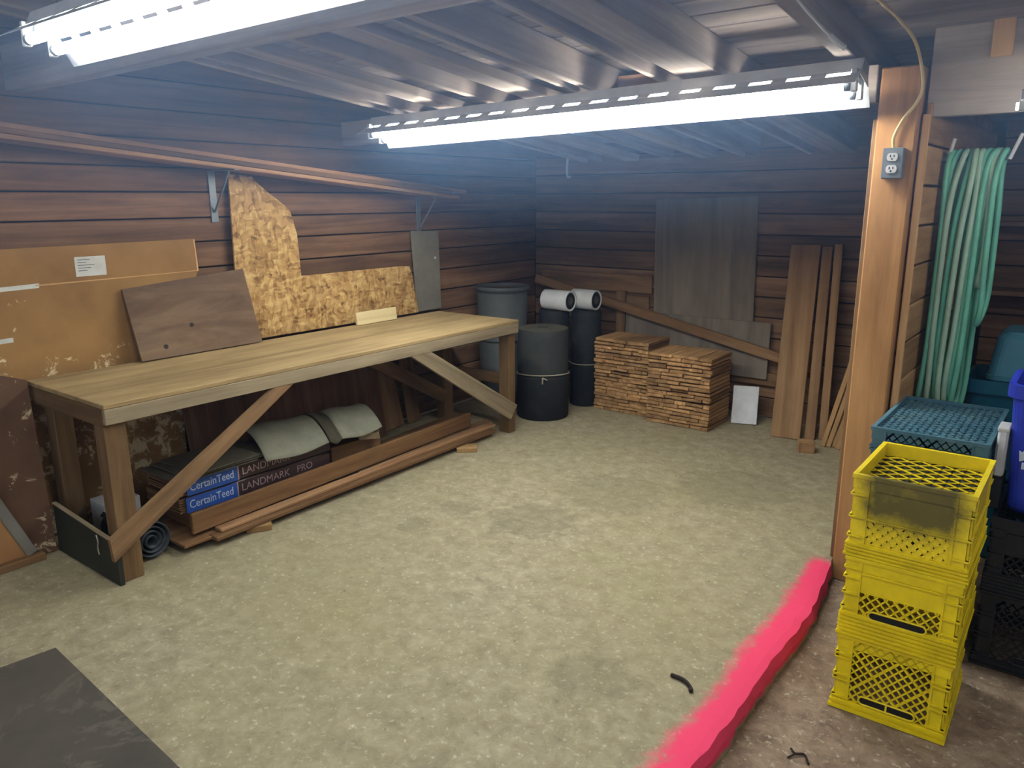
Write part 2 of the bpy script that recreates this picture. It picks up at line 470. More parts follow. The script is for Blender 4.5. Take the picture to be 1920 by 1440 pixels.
def prism(name, poly, mw, T, mat, parent=None, bev=0.0):
    """flat polygon (local x, y) with thickness T"""
    bm = bmesh.new()
    a = [bm.verts.new((x, y, -T/2)) for x, y in poly]
    b = [bm.verts.new((x, y, T/2)) for x, y in poly]
    bm.faces.new(a[::-1]); bm.faces.new(b)
    n = len(poly)
    for i in range(n):
        bm.faces.new((a[i], a[(i+1) % n], b[(i+1) % n], b[i]))
    return mesh_obj(name, bm, mat, parent, mw)

def wallmat(x0, z_axis_up=True):
    """local x -> world +Y, local y -> world Z, at x = x0 (faces +X)"""
    return Matrix(((0, 0, 1, x0), (1, 0, 0, 0), (0, 1, 0, 0), (0, 0, 0, 1)))

def text(name, body, size, mw, mat, parent, extrude=0.0004, sx=1.0):
    cu = bpy.data.curves.new(name, 'FONT')
    cu.body = body; cu.size = size; cu.extrude = extrude; cu.align_x = 'LEFT'; cu.align_y = 'CENTER'
    tmp = bpy.data.objects.new(name, cu)
    COL.objects.link(tmp)
    dg = bpy.context.evaluated_depsgraph_get()
    me = bpy.data.meshes.new_from_object(tmp.evaluated_get(dg))
    bpy.data.objects.remove(tmp); bpy.data.curves.remove(cu)
    for v in me.vertices: v.co.x *= sx
    me.name = name
    me.materials.clear(); me.materials.append(mat)
    o = bpy.data.objects.new(name, me)
    return place(o, mw, parent)

# ------------------------------------------------------------------ room dimensions
XL, YB, XR = -4.25, 5.90, 2.6
YF = -1.6
PX = -0.70                      # partition backing plane
def zr(y):                      # underside of the rafters
    return 2.22 - 0.10*(y-3.65)
def zd(y):
    return zr(y) + 0.15

# floor slab with a broken, painted edge
bm = bmesh.new()
ys = [YF + i*(YB-YF)/150 for i in range(151)]
def edge_x(y):
    if y > 3.63: return -0.866
    b = -0.80
    if y > 3.2: b = -0.80 - 0.062*(y-3.2)/0.43
    return b + 0.004*math.sin(y*9.0) + 0.003*math.sin(y*37+1) + rnd.uniform(-0.003, 0.003)
rows = []
for y in ys:
    e = edge_x(y)
    rows.append([bm.verts.new(p) for p in ((XL, y, 0), (-2.4, y, 0), (-1.1, y, 0), (e-0.03, y, rnd.uniform(-0.002, 0.0)), (e, y, -0.006), (e+0.010+rnd.uniform(-0.003, 0.003), y, -0.045), (e+0.008+rnd.uniform(-0.012, 0.008), y, -0.099))])
for a, b in zip(rows, rows[1:]):
    for i in range(6):
        bm.faces.new((a[i], a[i+1], b[i+1], b[i]))
o = mesh_obj('floor', bm, M['floor']); tag(o, kind='structure')
bm = bmesh.new()
add_box(bm, (-0.95, YF, -0.2), (XR, YB, -0.1))
o = mesh_obj('floor', bm, M['lower']); tag(o, kind='structure')

# left wall: backing plus its boards
def wall_backing(name, pts, mat):
    bm = bmesh.new()
    a = [bm.verts.new(p) for p in pts]
    bm.faces.new(a)
    o = mesh_obj(name, bm, mat)
    return tag(o, kind='structure')
wl = wall_backing('wall_left', [(XL-0.03, YF, -0.2), (XL-0.03, YB+0.05, -0.2), (XL-0.03, YB+0.05, 3), (XL-0.03, YF, 3)], M['shadow'])
zl = [0.164*k for k in range(9)] + [1.462, 1.600, 1.745, 1.880, 2.030, 2.185, 2.34, 2.49, 2.65, 2.8]
for i, (a, b) in enumerate(zip(zl, zl[1:])):
    zc = (a+b)/2
    tilt = rnd.uniform(-0.004, 0.004)
    yend = min(YB, 3.65 - (zc - 2.22 - 0.2)/0.10) if zc > 2.1 else YB
    plank('board', (XL-0.012+tilt, YF, zc), (XL-0.012+tilt, yend, zc), (0, -0.05, 1), b-a-0.008, 0.022, M['wall'], wl, bev=0.005)
wb = wall_backing('wall_back', [(XL-0.03, YB+0.03, -0.2), (XR, YB+0.03, -0.2), (XR, YB+0.03, 2.6), (XL-0.03, YB+0.03, 2.6)], M['shadow'])
for i in range(14):
    zc = 0.08 + i*0.158
    light = i in (4,)
    plank('board', (XL, YB+0.012, zc), (-0.72, YB+0.012, zc), (0, 0, 1), 0.150, 0.022, M['wallback'], wb, bev=0.005)
    plank('board', (-0.62, YB+0.014, zc), (XR, YB+0.014, zc), (0, 0, 1), 0.150, 0.022, M['wallback'], wb, bev=0.005)
plank('board', (-4.16, YB-0.012, 0.985), (-3.03, YB-0.012, 0.985), (0, 0, 1), 0.15, 0.022, M['walllight'], wb)
plank('board', (-3.05, YB-0.012, 0.82), (-3.62, YB-0.012, 0.82), (0, 0, 1), 0.13, 0.022, M['walllight'], wb)
plank('rail', (-2.45, YB-0.02, 0.315), (-0.9, YB-0.02, 0.315), (0, 0, 1), 0.10, 0.038, M['walllight'], wb)
plank('stud', (-3.31, YB-0.03, 0.02), (-3.31, YB-0.03, 0.92), (1, 0, 0), 0.09, 0.04, M['walllight'], wb)
wr = wall_backing('wall_right', [(XR, YF, -0.2), (XR, YB+0.05, -0.2), (XR, YB+0.05, 3), (XR, YF, 3)], M['wallback'])
wm = wall_backing('wall_middle', [(PX+0.0, 3.80, -0.1), (PX, YB, -0.1), (PX, YB, 2.3), (PX, 3.80, 2.2)], M['partition'])
for i in range(13):
    zc = -0.02 + i*0.168
    plank('board', (PX+0.025, 3.715+rnd.uniform(-.004, .004), zc), (PX+0.025, YB-0.02, zc), (0, rnd.uniform(-.03, .03), 1), 0.158, 0.022, M['partition'], wm, bev=0.004)
    plank('board', (PX-0.135, 3.80, zc), (PX-0.135, YB-0.02, zc), (0, 0, 1), 0.158, 0.022, M['wallback'], wm, bev=0.004)
plank('end_strip', (PX+0.020, 3.705, -0.09), (PX+0.020, 3.705, 2.03), (1, 0, 0), 0.030, 0.012, M['rawedge'], wm)

# ceiling: deck boards, rafters
bm = bmesh.new()
vs = [bm.verts.new(p) for p in ((XL-0.1, YF, zd(YF)+0.05), (XR, YF, zd(YF)+0.05), (XR, YB+0.1, zd(YB)+0.05), (XL-0.1, YB+0.1, zd(YB)+0.05))]
bm.faces.new(vs)
ce = mesh_obj('ceiling', bm, M['shadow']); tag(ce, kind='structure')
y = YF
while y < YB-0.05:
    wdt = 0.17
    ym = y + wdt/2
    plank('deck_board', (XL, ym, zd(ym)+0.012), (XR, ym, zd(ym)+0.012), (0, 1, -0.10), wdt-0.008, 0.022, M['deck'], ce, bev=0.004)
    y += wdt
RAFT = [(-3.70, 0.045), (-3.56, 0.04), (-3.255, 0.14), (-2.90, 0.05), (-2.575, 0.15), (-2.30, 0.03), (-2.20, 0.045), (-1.80, 0.03), (-1.59, 0.19), (-0.95, 0.07), (-0.22, 0.06), (0.15, 0.06), (0.75, 0.06), (1.35, 0.06), (1.95, 0.06)]
for x, wd in RAFT:
    dz = 0.148 if wd < 0.1 or x > -2 else 0.05
    plank('rafter', (x, YF, zr(YF)+dz/2), (x, YB-0.02, zr(YB-0.02)+dz/2), (1, 0, 0), wd, dz, M['rafter'], ce, bev=0.004)
for x0, x1 in ((-2.17, -1.70), (-2.85, -2.65)):
    plank('blocking', (x0, 3.76, zr(3.76)+0.06), (x1, 3.76, zr(3.76)+0.06), (0, 0, 1), 0.10, 0.03, M['lumber'], ce)

if HAZE > 0:
    # added bluish haze volume for lens glow at the lights, thinning towards the floor
    bm = bmesh.new(); add_box(bm, (XL-0.3, YF-0.02, -0.3), (XR+0.2, YB+0.3, 3.1))
    m = bpy.data.materials.new('bluish_glow_haze'); m.use_nodes = True; nt = m.node_tree
    nt.nodes.remove(nt.nodes['Principled BSDF'])
    sc = N(nt, 'ShaderNodeVolumeScatter'); sc.inputs['Color'].default_value = (0.33, 0.57, 1.0, 1); sc.inputs['Anisotropy'].default_value = 0.0
    t = N(nt, 'ShaderNodeTexCoord'); sx = N(nt, 'ShaderNodeSeparateXYZ'); nt.links.new(t.outputs['Object'], sx.inputs[0])
    fr = N(nt, 'ShaderNodeMapRange', interpolation_type='SMOOTHSTEP'); fr.inputs[1].default_value = 1.40; fr.inputs[2].default_value = 2.15; fr.inputs[4].default_value = HAZE
    nt.links.new(sx.outputs[2], fr.inputs[0]); nt.links.new(fr.outputs[0], sc.inputs['Density'])
    nt.links.new(sc.outputs[0], nt.nodes['Material Output'].inputs['Volume'])
    if hasattr(m, 'cycles') and hasattr(m.cycles, 'volume_step_rate'): m.cycles.volume_step_rate = 20.0
    o = mesh_obj('glow_haze', bm, m)
    tag(o, 'thin bluish haze added under the roof for the lens glow of the lights', 'haze', None, 'stuff')

# header beams and the post
single('header_beam', 'grey timber beam across the ceiling behind the upper left light', 'beam', (XL, 1.66, 2.305), (-0.3, 1.66, 2.305), (0, 0, 1), 0.20, 0.09, M['rafter'])
single('header_beam', 'dark timber beam behind the long light beside the post', 'beam', (XL, 3.68, 2.13), (-0.872, 3.68, 2.16), (0, 0, 1), 0.15, 0.07, M['rafter'])
single('header_beam', 'wide dark timber header right of the post over the green hose', 'beam', (-0.69, 3.76, 2.20), (XR, 3.76, 2.20), (0, 0, 1), 0.36, 0.06, M['rafter'])
t = thing('support_post', 'square reddish timber post with grey outlet box and yellow smear', 'post', (-0.782, 3.725, -0.1))
plank('shaft', (-0.782, 3.725, -0.1), (-0.782, 3.725, 2.22), (1, 0, 0), 0.156, 0.15, M['post'], t, bev=0.006)
plank('edge_strip', (-0.872, 3.70, 0.0), (-0.872, 3.70, 2.02), (0, 1, 0), 0.04, 0.02, M['walllight'], t)
for (sx, sz) in ((-0.702, 1.30), (-0.702, 1.02), (-0.702, 1.62)):
    bm = bmesh.new(); lathe(bm, [(0.009, 0), (0.009, 0.004)], 10, axis='X')
    mesh_obj('screw', bm, M['screw'], t, Matrix.Translation((sx, 3.725, sz)))
tag(single('short_board', 'short pale vertical board on the header above the hose', 'board', (-0.445, 3.715, 2.23), (-0.445, 3.715, 2.37), (1, 0, 0), 0.075, 0.02, M['rawedge']))

# ------------------------------------------------------------------ fluorescent fixtures
TH = math.radians(15)
def tilt(a, b):
    return (a*math.cos(TH)+b*math.sin(TH), b*math.cos(TH)-a*math.sin(TH))
def fixture(label, x0, x1, y0, z0, z1, tm='tube'):
    L = x1-x0
    t = thing('fluorescent_light', label, 'light', ((x0+x1)/2, y0, (z0+z1)/2))
    rot = Matrix.Rotation(-math.atan2(z1-z0, L), 4, 'Y')
    mw = WM[t] @ rot
    def P(x, a, b):
        q = tilt(a, b); return (x, q[0], q[1])
    def extr(name, prof, mat, xa, xb):
        bm = bmesh.new()
        A = [bm.verts.new(P(xa, *p)) for p in prof]; B = [bm.verts.new(P(xb, *p)) for p in prof]
        n = len(prof)
        for i in range(n): bm.faces.new((A[i], A[(i+1) % n], B[(i+1) % n], B[i]))
        bm.faces.new(A[::-1]); bm.faces.new(B)
        return mesh_obj(name, bm, mat, t, mw)
    extr('housing', [(-0.05, 0.0), (-0.04, 0.05), (0.04, 0.05), (0.05, 0.0)], M['enamel'], -L/2, L/2)
    extr('ballast_cover', [(-0.02, -0.035), (-0.03, -0.002), (0.03, -0.002), (0.02, -0.035)], M['enamel'], -L/2+0.02, L/2-0.02)
    for s in (-1, 1):
        bm = bmesh.new()
        n = 18; pitch = L/n
        def q(x0_, x1_, u0, u1):
            f = lambda u: (s*(0.05+0.085*u), -0.085*u)
            vs = [bm.verts.new(P(x0_, *f(u0))), bm.verts.new(P(x1_, *f(u0))), bm.verts.new(P(x1_, *f(u1))), bm.verts.new(P(x0_, *f(u1)))]
            bm.faces.new(vs)
        q(-L/2, L/2, 0, 0.13); q(-L/2, L/2, 0.38, 1.0)
        for k in range(n):
            a = -L/2+k*pitch
            q(a, a+pitch*0.18, 0.13, 0.38); q(a+pitch*0.78, a+pitch, 0.13, 0.38)
        bmesh.ops.remove_doubles(bm, verts=bm.verts[:], dist=1e-5)
        o = mesh_obj('reflector', bm, M['enamel'], t, mw)
        md = o.modifiers.new('thick', 'SOLIDIFY'); md.thickness = 0.0015; md.offset = 0
        bm = bmesh.new()
        c = P(0, s*0.046, -0.062)
        lathe(bm, [(0.019, -L/2+0.06), (0.019, L/2-0.06)], 16, (0, c[1], c[2]), 'X')
        mesh_obj('tube', bm, M[tm], t, mw, True)
        for e in (-1, 1):
            bm = bmesh.new()
            lathe(bm, [(0.0195, e*(L/2-0.06)), (0.0195, e*(L/2-0.035))], 16, (0, c[1], c[2]), 'X')
            mesh_obj('tube_cap', bm, M['metal'], t, mw, True)
            bm = bmesh.new()
            lo = P(0, s*0.046-0.016, -0.085); 
            xa, xb = sorted((e*(L/2-0.035), e*(L/2-0.012)))
            add_box(bm, (xa, c[1]-0.014, c[2]-0.022), (xb, c[1]+0.014, c[2]+0.065), None, 0.003)
            mesh_obj('lamp_holder', bm, M['white'], t, mw)
    for e in (-1, 1):
        bm = bmesh.new()
        prof = [(-0.075, -0.025), (-0.05, 0.0), (-0.04, 0.05), (0.04, 0.05), (0.05, 0.0), (0.075, -0.025)]
        A = [bm.verts.new(P(e*L/2, *p)) for p in prof]; B = [bm.verts.new(P(e*(L/2-0.004), *p)) for p in prof]
        for i in range(6): bm.faces.new((A[i], A[(i+1) % 6], B[(i+1) % 6], B[i]))
        bm.faces.new(A[::-1]); bm.faces.new(B)
        mesh_obj('end_plate', bm, M['enamel'], t, mw)
        bm = bmesh.new()
        hx = e*(L/2-0.12)
        top = zr(y0)-(z0+z1)/2 - hx*(z1-z0)/L
        tube(bm, [(hx, 0.02, 0.045), (hx, 0.02, max(top+0.02, 0.06))], 0.003, 6)
        mesh_obj('hanger', bm, M['metal'], t)
    return t
fixture('two lit fluorescent tubes in white slotted reflector at upper left', -3.32, -0.56, 1.41, 2.326, 2.326)
fixture('long lit fluorescent light in front of the beam, reaching the post', -3.72, -0.875, 3.46, 2.128, 2.176, 'tubebright')
fixture('lit fluorescent tubes over the right bay beyond the upper frame edge', -0.25, 2.45, 0.95, 2.36, 2.36, 'tubedim')
t = thing('strip_light', 'slim white strip light at right frame edge under the header', 'light', (0.55, 3.40, 2.01))
bm = bmesh.new(); lathe(bm, [(0.013, -0.89), (0.013, 0.89)], 14, axis='X'); mesh_obj('tube', bm, M['strip'], t, None, True)
bm = bmesh.new(); add_box(bm, (-0.88, -0.03, 0.018), (0.88, 0.03, 0.055), None, 0.004); mesh_obj('housing', bm, M['enamel'], t)
for e in (-1, 1):
    bm = bmesh.new(); add_box(bm, (e*0.87-0.012, -0.014, -0.015), (e*0.87+0.012, 0.014, 0.02), None, 0.002); mesh_obj('lamp_holder', bm, M['white'], t)
    bm = bmesh.new(); tube(bm, [(e*0.7, 0, 0.05), (e*0.7, 0, 0.24)], 0.003, 6); mesh_obj('hanger', bm, M['metal'], t)

# ------------------------------------------------------------------ workbench
t = thing('workbench', 'long wooden workbench with diagonal braces along the left wall', 'workbench', (-3.73, 2.95, 0))
BX0, BX1, BY0, BY1, BZ = -4.13, -3.352, 1.465, 4.43, 0.845
plank('tabletop', ((BX0+BX1+0.012)/2, BY0, BZ-0.011), ((BX0+BX1+0.012)/2, BY1, BZ-0.011), (1, 0, 0), BX1+0.012-BX0, 0.022, M['bench'], t)
plank('front_apron', (BX1-0.001, BY0+0.002, BZ-0.058), (BX1-0.001, BY1-0.002, BZ-0.058), (0, 0, 1), 0.07, 0.026, M['benchgrey'], t)
plank('back_apron', (BX0+0.02, BY0, BZ-0.06), (BX0+0.02, BY1, BZ-0.06), (0, 0, 1), 0.075, 0.03, M['benchdark'], t)
plank('end_apron', (BX0+0.04, BY0+0.016, BZ-0.065), (BX1-0.016, BY0+0.016, BZ-0.065), (0, 0, 1), 0.085, 0.03, M['benchdark'], t)
plank('end_apron', (BX0+0.04, BY1-0.016, BZ-0.065), (BX1-0.016, BY1-0.016, BZ-0.065), (0, 0, 1), 0.085, 0.03, M['benchdark'], t)
for lx, ly, lw in ((BX1-0.064, BY0+0.052, 0.098), (BX1-0.064, BY1-0.045, 0.075), (BX0+0.10, BY0+0.09, 0.09), (BX0+0.10, BY1-0.06, 0.09)):
    plank('leg', (lx, ly, 0), (lx, ly, BZ-0.024), (0, 1, 0), lw, 0.095, M['benchdark'], t)
def cut_brace(p0, p1, wdv, pts, mat):
    mwb, L = frame(p0, p1, wdv)
    inv = mwb.inverted()
    prism('brace', [(q.x, q.y) for q in [inv @ Vector((p0[0], y_, z_)) for y_, z_ in pts]], mwb, 0.026, mat, t)
cut_brace((BX1-0.001, 1.42, 0.18), (BX1-0.001, 2.39, 0.752), (0, -0.5, 1), [(1.42, 0.235), (1.428, 0.125), (2.445, 0.752), (2.325, 0.752)], M['brace'])
cut_brace((BX1-0.001, 4.37, 0.16), (BX1-0.001, 3.41, 0.752), (0, 0.5, 1), [(3.33, 0.752), (3.51, 0.752), (4.41, 0.21), (4.33, 0.115)], M['benchgrey'])
plank('back_brace', (BX0+0.16, 4.30, 0.20), (BX0+0.16, 3.35, 0.74), (0, 0.5, 1), 0.10, 0.028, M['benchdark'], t)
plank('stretcher', (BX0+0.04, BY1-0.05, 0.40), (BX1-0.12, BY1-0.05, 0.40), (0, 0, 1), 0.08, 0.025, M['benchdark'], t)
# blackish board across the near end
t2 = thing('end_panel', 'blackish green board across the bottom of the bench near end', 'panel', (-3.65, 1.44, 0))
mwp = Matrix(((1, 0, 0, 0), (0, 0, 1, 1.452), (0, 1, 0, 0), (0, 0, 0, 1)))
prism('board', [(-3.965, 0.002), (-3.345, 0.002), (-3.345, 0.205), (-3.965, 0.25)], mwp, 0.022, M['darkboard'], t2)
plank('edge_trim', (-3.965, 1.447, 0.254), (-3.345, 1.447, 0.209), (0, 1, 0), 0.022, 0.008, M['benchgrey'], t2)
bm = bmesh.new(); tube(bm, spline([(-3.50, 1.430, 0.215), (-3.49, 1.430, 0.185), (-3.50, 1.430, 0.15), (-3.493, 1.430, 0.12)], 6), 0.003, 6)
mesh_obj('string', bm, M['twine'], t2, Matrix())

# ------------------------------------------------------------------ wall shelf of loose lumber on two brackets
def shelfpt(y, dx=0.0, dz=0.0):
    return (-4.06+dx, y, 2.02 - (y-1.5)*0.0885 + dz)
single('long_board', 'lowest long board on the wall brackets, wide with pale front edge', 'board', shelfpt(0.9, -0.08, -0.035), shelfpt(4.60, -0.08, -0.035), (1, 0, 0), 0.21, 0.022, M['lumber'], group=None)
single('long_board', 'middle long board of the three stacked on the wall brackets', 'board', shelfpt(0.7, -0.075, -0.009), shelfpt(4.52, -0.075, -0.009), (1, 0, 0), 0.195, 0.026, M['redlumber'])
single('long_board', 'topmost long board of the stack on the wall brackets', 'board', shelfpt(0.8, -0.085, 0.018), shelfpt(4.72, -0.085, 0.018), (1, 0, 0), 0.16, 0.024, M['lumber'])
for (by, lab) in ((2.64, 'grey metal shelf bracket left of the OSB sheet'), (4.36, 'grey metal shelf bracket above the tall grey panel')):
    zt = shelfpt(by)[2]-0.049
    t = thing('shelf_bracket', lab, 'bracket', (XL, by, zt))
    plank('wall_leg', (XL+0.006, by, zt-0.30), (XL+0.006, by, zt), (0, 1, 0), 0.045, 0.006, M['metal'], t)
    plank('arm', (XL+0.002, by, zt-0.004), (XL+0.27, by, zt-0.004), (0, 1, 0), 0.035, 0.006, M['metal'], t)
    plank('web', (XL+0.012, by, zt-0.24), (XL+0.19, by, zt-0.012), (0, 1, 0), 0.012, 0.012, M['metal'], t)

# ------------------------------------------------------------------ sheets against the left wall
def lean(name, label, cat, poly, base, topoff, T, mat):
    """polygon (y, height) leaning: foot at x=base, at height h x = base - topoff*h"""
    h = math.sqrt(1+topoff*topoff)
    up_ = Vector((-topoff, 0, 1)).normalized()
    n = Vector((0, 1, 0)).cross(up_)
    mw = Matrix(((0, up_.x, n.x, base), (1, up_.y, n.y, 0), (0, up_.z, n.z, 0), (0, 0, 0, 1)))
    t = thing(name, label, cat, (base, sum(p[0] for p in poly)/len(poly), min(p[1] for p in poly)))
    prism('sheet', [(y, z*h) for y, z in poly], mw, T, mat, t)
    return t, mw, h
t, mw, h = lean('hardboard_sheet', 'large brown hardboard sheet with white label behind the bench', 'sheet',
                [(0.6, 0.02), (2.25, 0.02), (2.30, 0.9), (2.47, 1.29), (2.475, 1.482), (1.46, 1.474), (1.30, 1.462), (0.6, 1.455)], -4.155, 0.045, 0.012, M['card'])
prism('paper_label', [(1.80, 1.318*h), (1.955, 1.318*h), (1.958, 1.418*h), (1.803, 1.418*h)], mw @ Matrix.Translation((0, 0, 0.0068)), 0.001, M['label'], t)
for k in range(5):
    prism('print_line', [(1.815, (1.345+k*0.014)*h), (1.86+0.02*(k % 3), (1.345+k*0.014)*h), (1.86+0.02*(k % 3), (1.349+k*0.014)*h), (1.815, (1.349+k*0.014)*h)], mw @ Matrix.Translation((0, 0, 0.0076)), 0.0006, M['labelgrey'], t)
for (ya, za, yb, zb, wd) in ((0.9, 1.272, 1.62, 1.290, 0.018), (1.60, 1.290, 2.47, 1.300, 0.006), (1.2, 1.03, 1.46, 1.04, 0.02), (2.474, 1.30, 2.474, 1.48, 0.008)):
    p0 = mw @ Vector((ya, za*h, 0.0065)); p1 = mw @ Vector((yb, zb*h, 0.0065))
    plank('torn_strip', p0, p1, (0, 1, 0) if za != zb and ya == yb else (0, 0, 1), wd, 0.002, M['label'] if wd > 0.01 else M['rawedge'], t, bev=0, rag=0.003)
lean('flaking_panel', 'dark red-brown flaking panel standing left of the bench', 'panel', [(0.4, 0.004), (1.430, 0.004), (1.445, 0.86), (1.33, 0.905), (0.4, 0.91)], -3.975, 0.105, 0.018, M['flaky'])
t, mw, h = lean('orange_panel', 'orange-brown panel with grey edge strip at lower left frame edge', 'panel', [(0.3, 0.035), (1.30, 0.035), (1.27, 0.18), (1.10, 0.60), (0.3, 0.62)], -3.955, 0.09, 0.012, M['orange'])
p0 = mw @ Vector((1.315, 0.035, 0.006)); p1 = mw @ Vector((1.10, 0.62, 0.006))
plank('edge_strip', p0, p1, (0, 1, 0), 0.05, 0.016, M['greypanel'], t)
single('floor_strip', 'brown wooden strip on the floor at lower left frame edge', 'strip', (-3.935, 0.2, 0.0175), (-3.935, 1.36, 0.0175), (1, 0, 0), 0.05, 0.035, M['redlumber'])
# plywood, OSB, grey panel, pale block standing on the bench
t = thing('plywood_sheet', 'small weathered brown plywood sheet leaning on the bench', 'sheet', (-4.10, 2.38, BZ))
p = [Vector((-4.075, 2.02, BZ+0.006)), Vector((-4.075, 2.775, BZ+0.006)), Vector((-4.185, 2.765, 1.295)), Vector((-4.185, 2.01, 1.235))]
xd = (p[1]-p[0]).normalized(); ydv = (p[3]-p[0]); ydv = (ydv-xd*ydv.dot(xd)).normalized(); zdv = xd.cross(ydv)
mw = Matrix(((xd.x, ydv.x, zdv.x, p[0].x), (xd.y, ydv.y, zdv.y, p[0].y), (xd.z, ydv.z, zdv.z, p[0].z), (0, 0, 0, 1)))
prism('sheet', [((q-p[0]).dot(xd), (q-p[0]).dot(ydv)) for q in p], mw, 0.012, M['ply'], t)
for (kx, ky) in ((0.33, 0.16), (0.15, 0.06)):
    bm = bmesh.new(); lathe(bm, [(0.013, 0), (0.013, 0.0015)], 10); mesh_obj('knot_hole', bm, M['screw'], t, mw @ Matrix.Translation((kx, ky, 0.006)))
lean('osb_sheet', 'L-shaped OSB sheet standing behind the bench against the wall', 'sheet',
     [(2.71, BZ+0.004), (4.262, BZ+0.004), (4.215, 1.155), (4.19, 1.205), (4.12, 1.212), (3.6, 1.212), (3.195, 1.212), (3.19, 1.48), (3.155, 1.62), (3.12, 1.66), (3.02, 1.73), (2.94, 1.79), (2.89, 1.838), (2.735, 1.850), (2.715, 1.30)], -4.165, 0.03, 0.012, M['osb'])
t, mw, h = lean('metal_sheet', 'narrow upright grey panel at the far end of the bench', 'panel', [(4.27, BZ+0.004), (4.545, BZ+0.004), (4.553, 1.455), (4.247, 1.465)], -4.185, 0.028, 0.006, M['greypanel'])
bm = bmesh.new(); lathe(bm, [(0.010, 0), (0.010, 0.003)], 10); mesh_obj('nail', bm, M['white'], t, mw @ Matrix.Translation((4.50, 1.25*h, 0.003)))
single('pine_offcut', 'short pale pine offcut standing on the bench before the OSB', 'offcut', (-4.085, 3.545, BZ+0.046), (-4.085, 3.925, BZ+0.046), (-0.15, 0, 1), 0.09, 0.02, M['pale'])

# ------------------------------------------------------------------ things under the bench
single('wood_block', 'small wood block under the near end of the long boards', 'block', (-3.42, 2.14, 0.0175), (-3.35, 2.25, 0.0175), (0.8, -0.3, 0), 0.085, 0.033, M['stick'])
single('wood_block', 'small pale wood block under the far end of the long boards', 'block', (-3.41, 3.80, 0.0175), (-3.31, 3.90, 0.0175), (0.7, -0.5, 0), 0.10, 0.033, M['stick'])
single('wood_block', 'wood block below the near end of the plywood strip under the bench', 'block', (-3.62, 1.9, 0.0175), (-3.62, 2.05, 0.0175), (1, 0, 0), 0.09, 0.033, M['stick'])
single('plywood_strip', 'flat plywood strip under the shingle packs near the bench leg', 'board', (-3.575, 1.785, 0.046), (-3.575, 2.85, 0.046), (1, 0.12, 0), 0.36, 0.016, M['redlumber'])
single('lumber_board', 'long flat board on blocks, outermost under the bench', 'board', (-3.385, 1.93, 0.046), (-3.43, 4.22, 0.046), (1, 0, 0), 0.075, 0.022, M['redlumber'])
single('lumber_board', 'long flat board lying on top of the outermost one under the bench', 'board', (-3.415, 1.98, 0.066), (-3.475, 4.28, 0.066), (1, 0, 0), 0.06, 0.018, M['lumber'])
single('lumber_board', 'long red-brown board on edge in front of the shingle packs', 'board', (-3.448, 1.86, 0.128), (-3.56, 4.12, 0.128), (0, 0, 1), 0.105, 0.022, M['redlumber'])
single('lumber_board', 'dark flat board lying behind the edge board under the bench', 'board', (-3.68, 2.95, 0.075), (-3.80, 4.33, 0.075), (1, 0, 0), 0.16, 0.02, M['benchdark'])
single('lumber_board', 'thin flat board beside the far bench leg under the bench', 'board', (-3.54, 3.0, 0.054), (-3.58, 4.35, 0.054), (1, 0, 0), 0.09, 0.02, M['brace'])
single('timber_block', 'short timber under the near end of the shingle packs', 'block', (-3.83, 2.0, 0.102), (-3.49, 2.0, 0.102), (0, 1, 0), 0.16, 0.094, M['redlumber'])
single('timber_block', 'short timber under the far end of the shingle packs', 'block', (-3.83, 2.66, 0.102), (-3.49, 2.66, 0.102), (0, 1, 0), 0.16, 0.094, M['redlumber'])
# shingle packs with printed wrappers
def pack(z0, label, dx, dy, words):
    t = thing('shingle_pack', label, 'package', (-3.66+dx, 2.33+dy, z0))
    bm = bmesh.new()
    add_box(bm, (-0.17, -0.46, 0), (0.17, 0.46, 0.085), None, 0.006)
    es = [e for e in bm.edges if abs(e.verts[0].co.y-e.verts[1].co.y) > 0.5]
    bmesh.ops.subdivide_edges(bm, edges=es, cuts=7, use_grid_fill=True)
    for v in bm.verts:
        v.co.z += rnd.uniform(-0.002, 0.003); v.co.x += rnd.uniform(-0.001, 0.0015)
    mesh_obj('wrapper', bm, M['wrapdark'], t)
    base = WM[t]
    face = Matrix(((0, 0, 1, 0.174), (1, 0, 0, 0), (0, 1, 0, 0), (0, 0, 0, 1)))
    prism('blue_panel', [(-0.46, 0.004), (-0.165, 0.004), (-0.165, 0.083), (-0.46, 0.083)], base @ face, 0.002, M['wrapblue'], t)
    prism('panel_line', [(-0.170, 0.002), (-0.163, 0.002), (-0.163, 0.085), (-0.170, 0.085)], base @ face @ Matrix.Translation((0, 0, 0.001)), 0.0015, M['inkpink'], t)
    text('lettering', 'CertainTeed', 0.060, base @ face @ Matrix.Translation((-0.445, 0.045, 0.0014)), M['ink'], t, sx=0.82)
    for k, wd in enumerate(words):
        text('lettering', wd, 0.058, base @ face @ Matrix.Translation((-0.145+0.36*k, 0.045, 0.0008)), M['inkpink'], t)
    for k in range(6):
        plank('shingle', base @ Vector((-0.16, -0.468+rnd.uniform(-.006, .004), 0.010+k*0.013)), base @ Vector((0.16, -0.468+rnd.uniform(-.006, .004), 0.010+k*0.013)), (0, 1, 0), 0.04, 0.009, M['redlumber'], t, bev=0.001)
    return t
pack(0.150, 'lower dark shingle pack with blue printed panel under the bench', -0.045, 0.02, ('LANDMARK', 'PRO'))
pack(0.240, 'upper dark shingle pack with blue printed panel under the bench', -0.045, 0.03, ('LANDMARK',))
pk3 = thing('loose_shingles', 'ragged flat brown shingles on top of the packs by the brace', 'shingles', (-3.68, 2.2, 0.33))
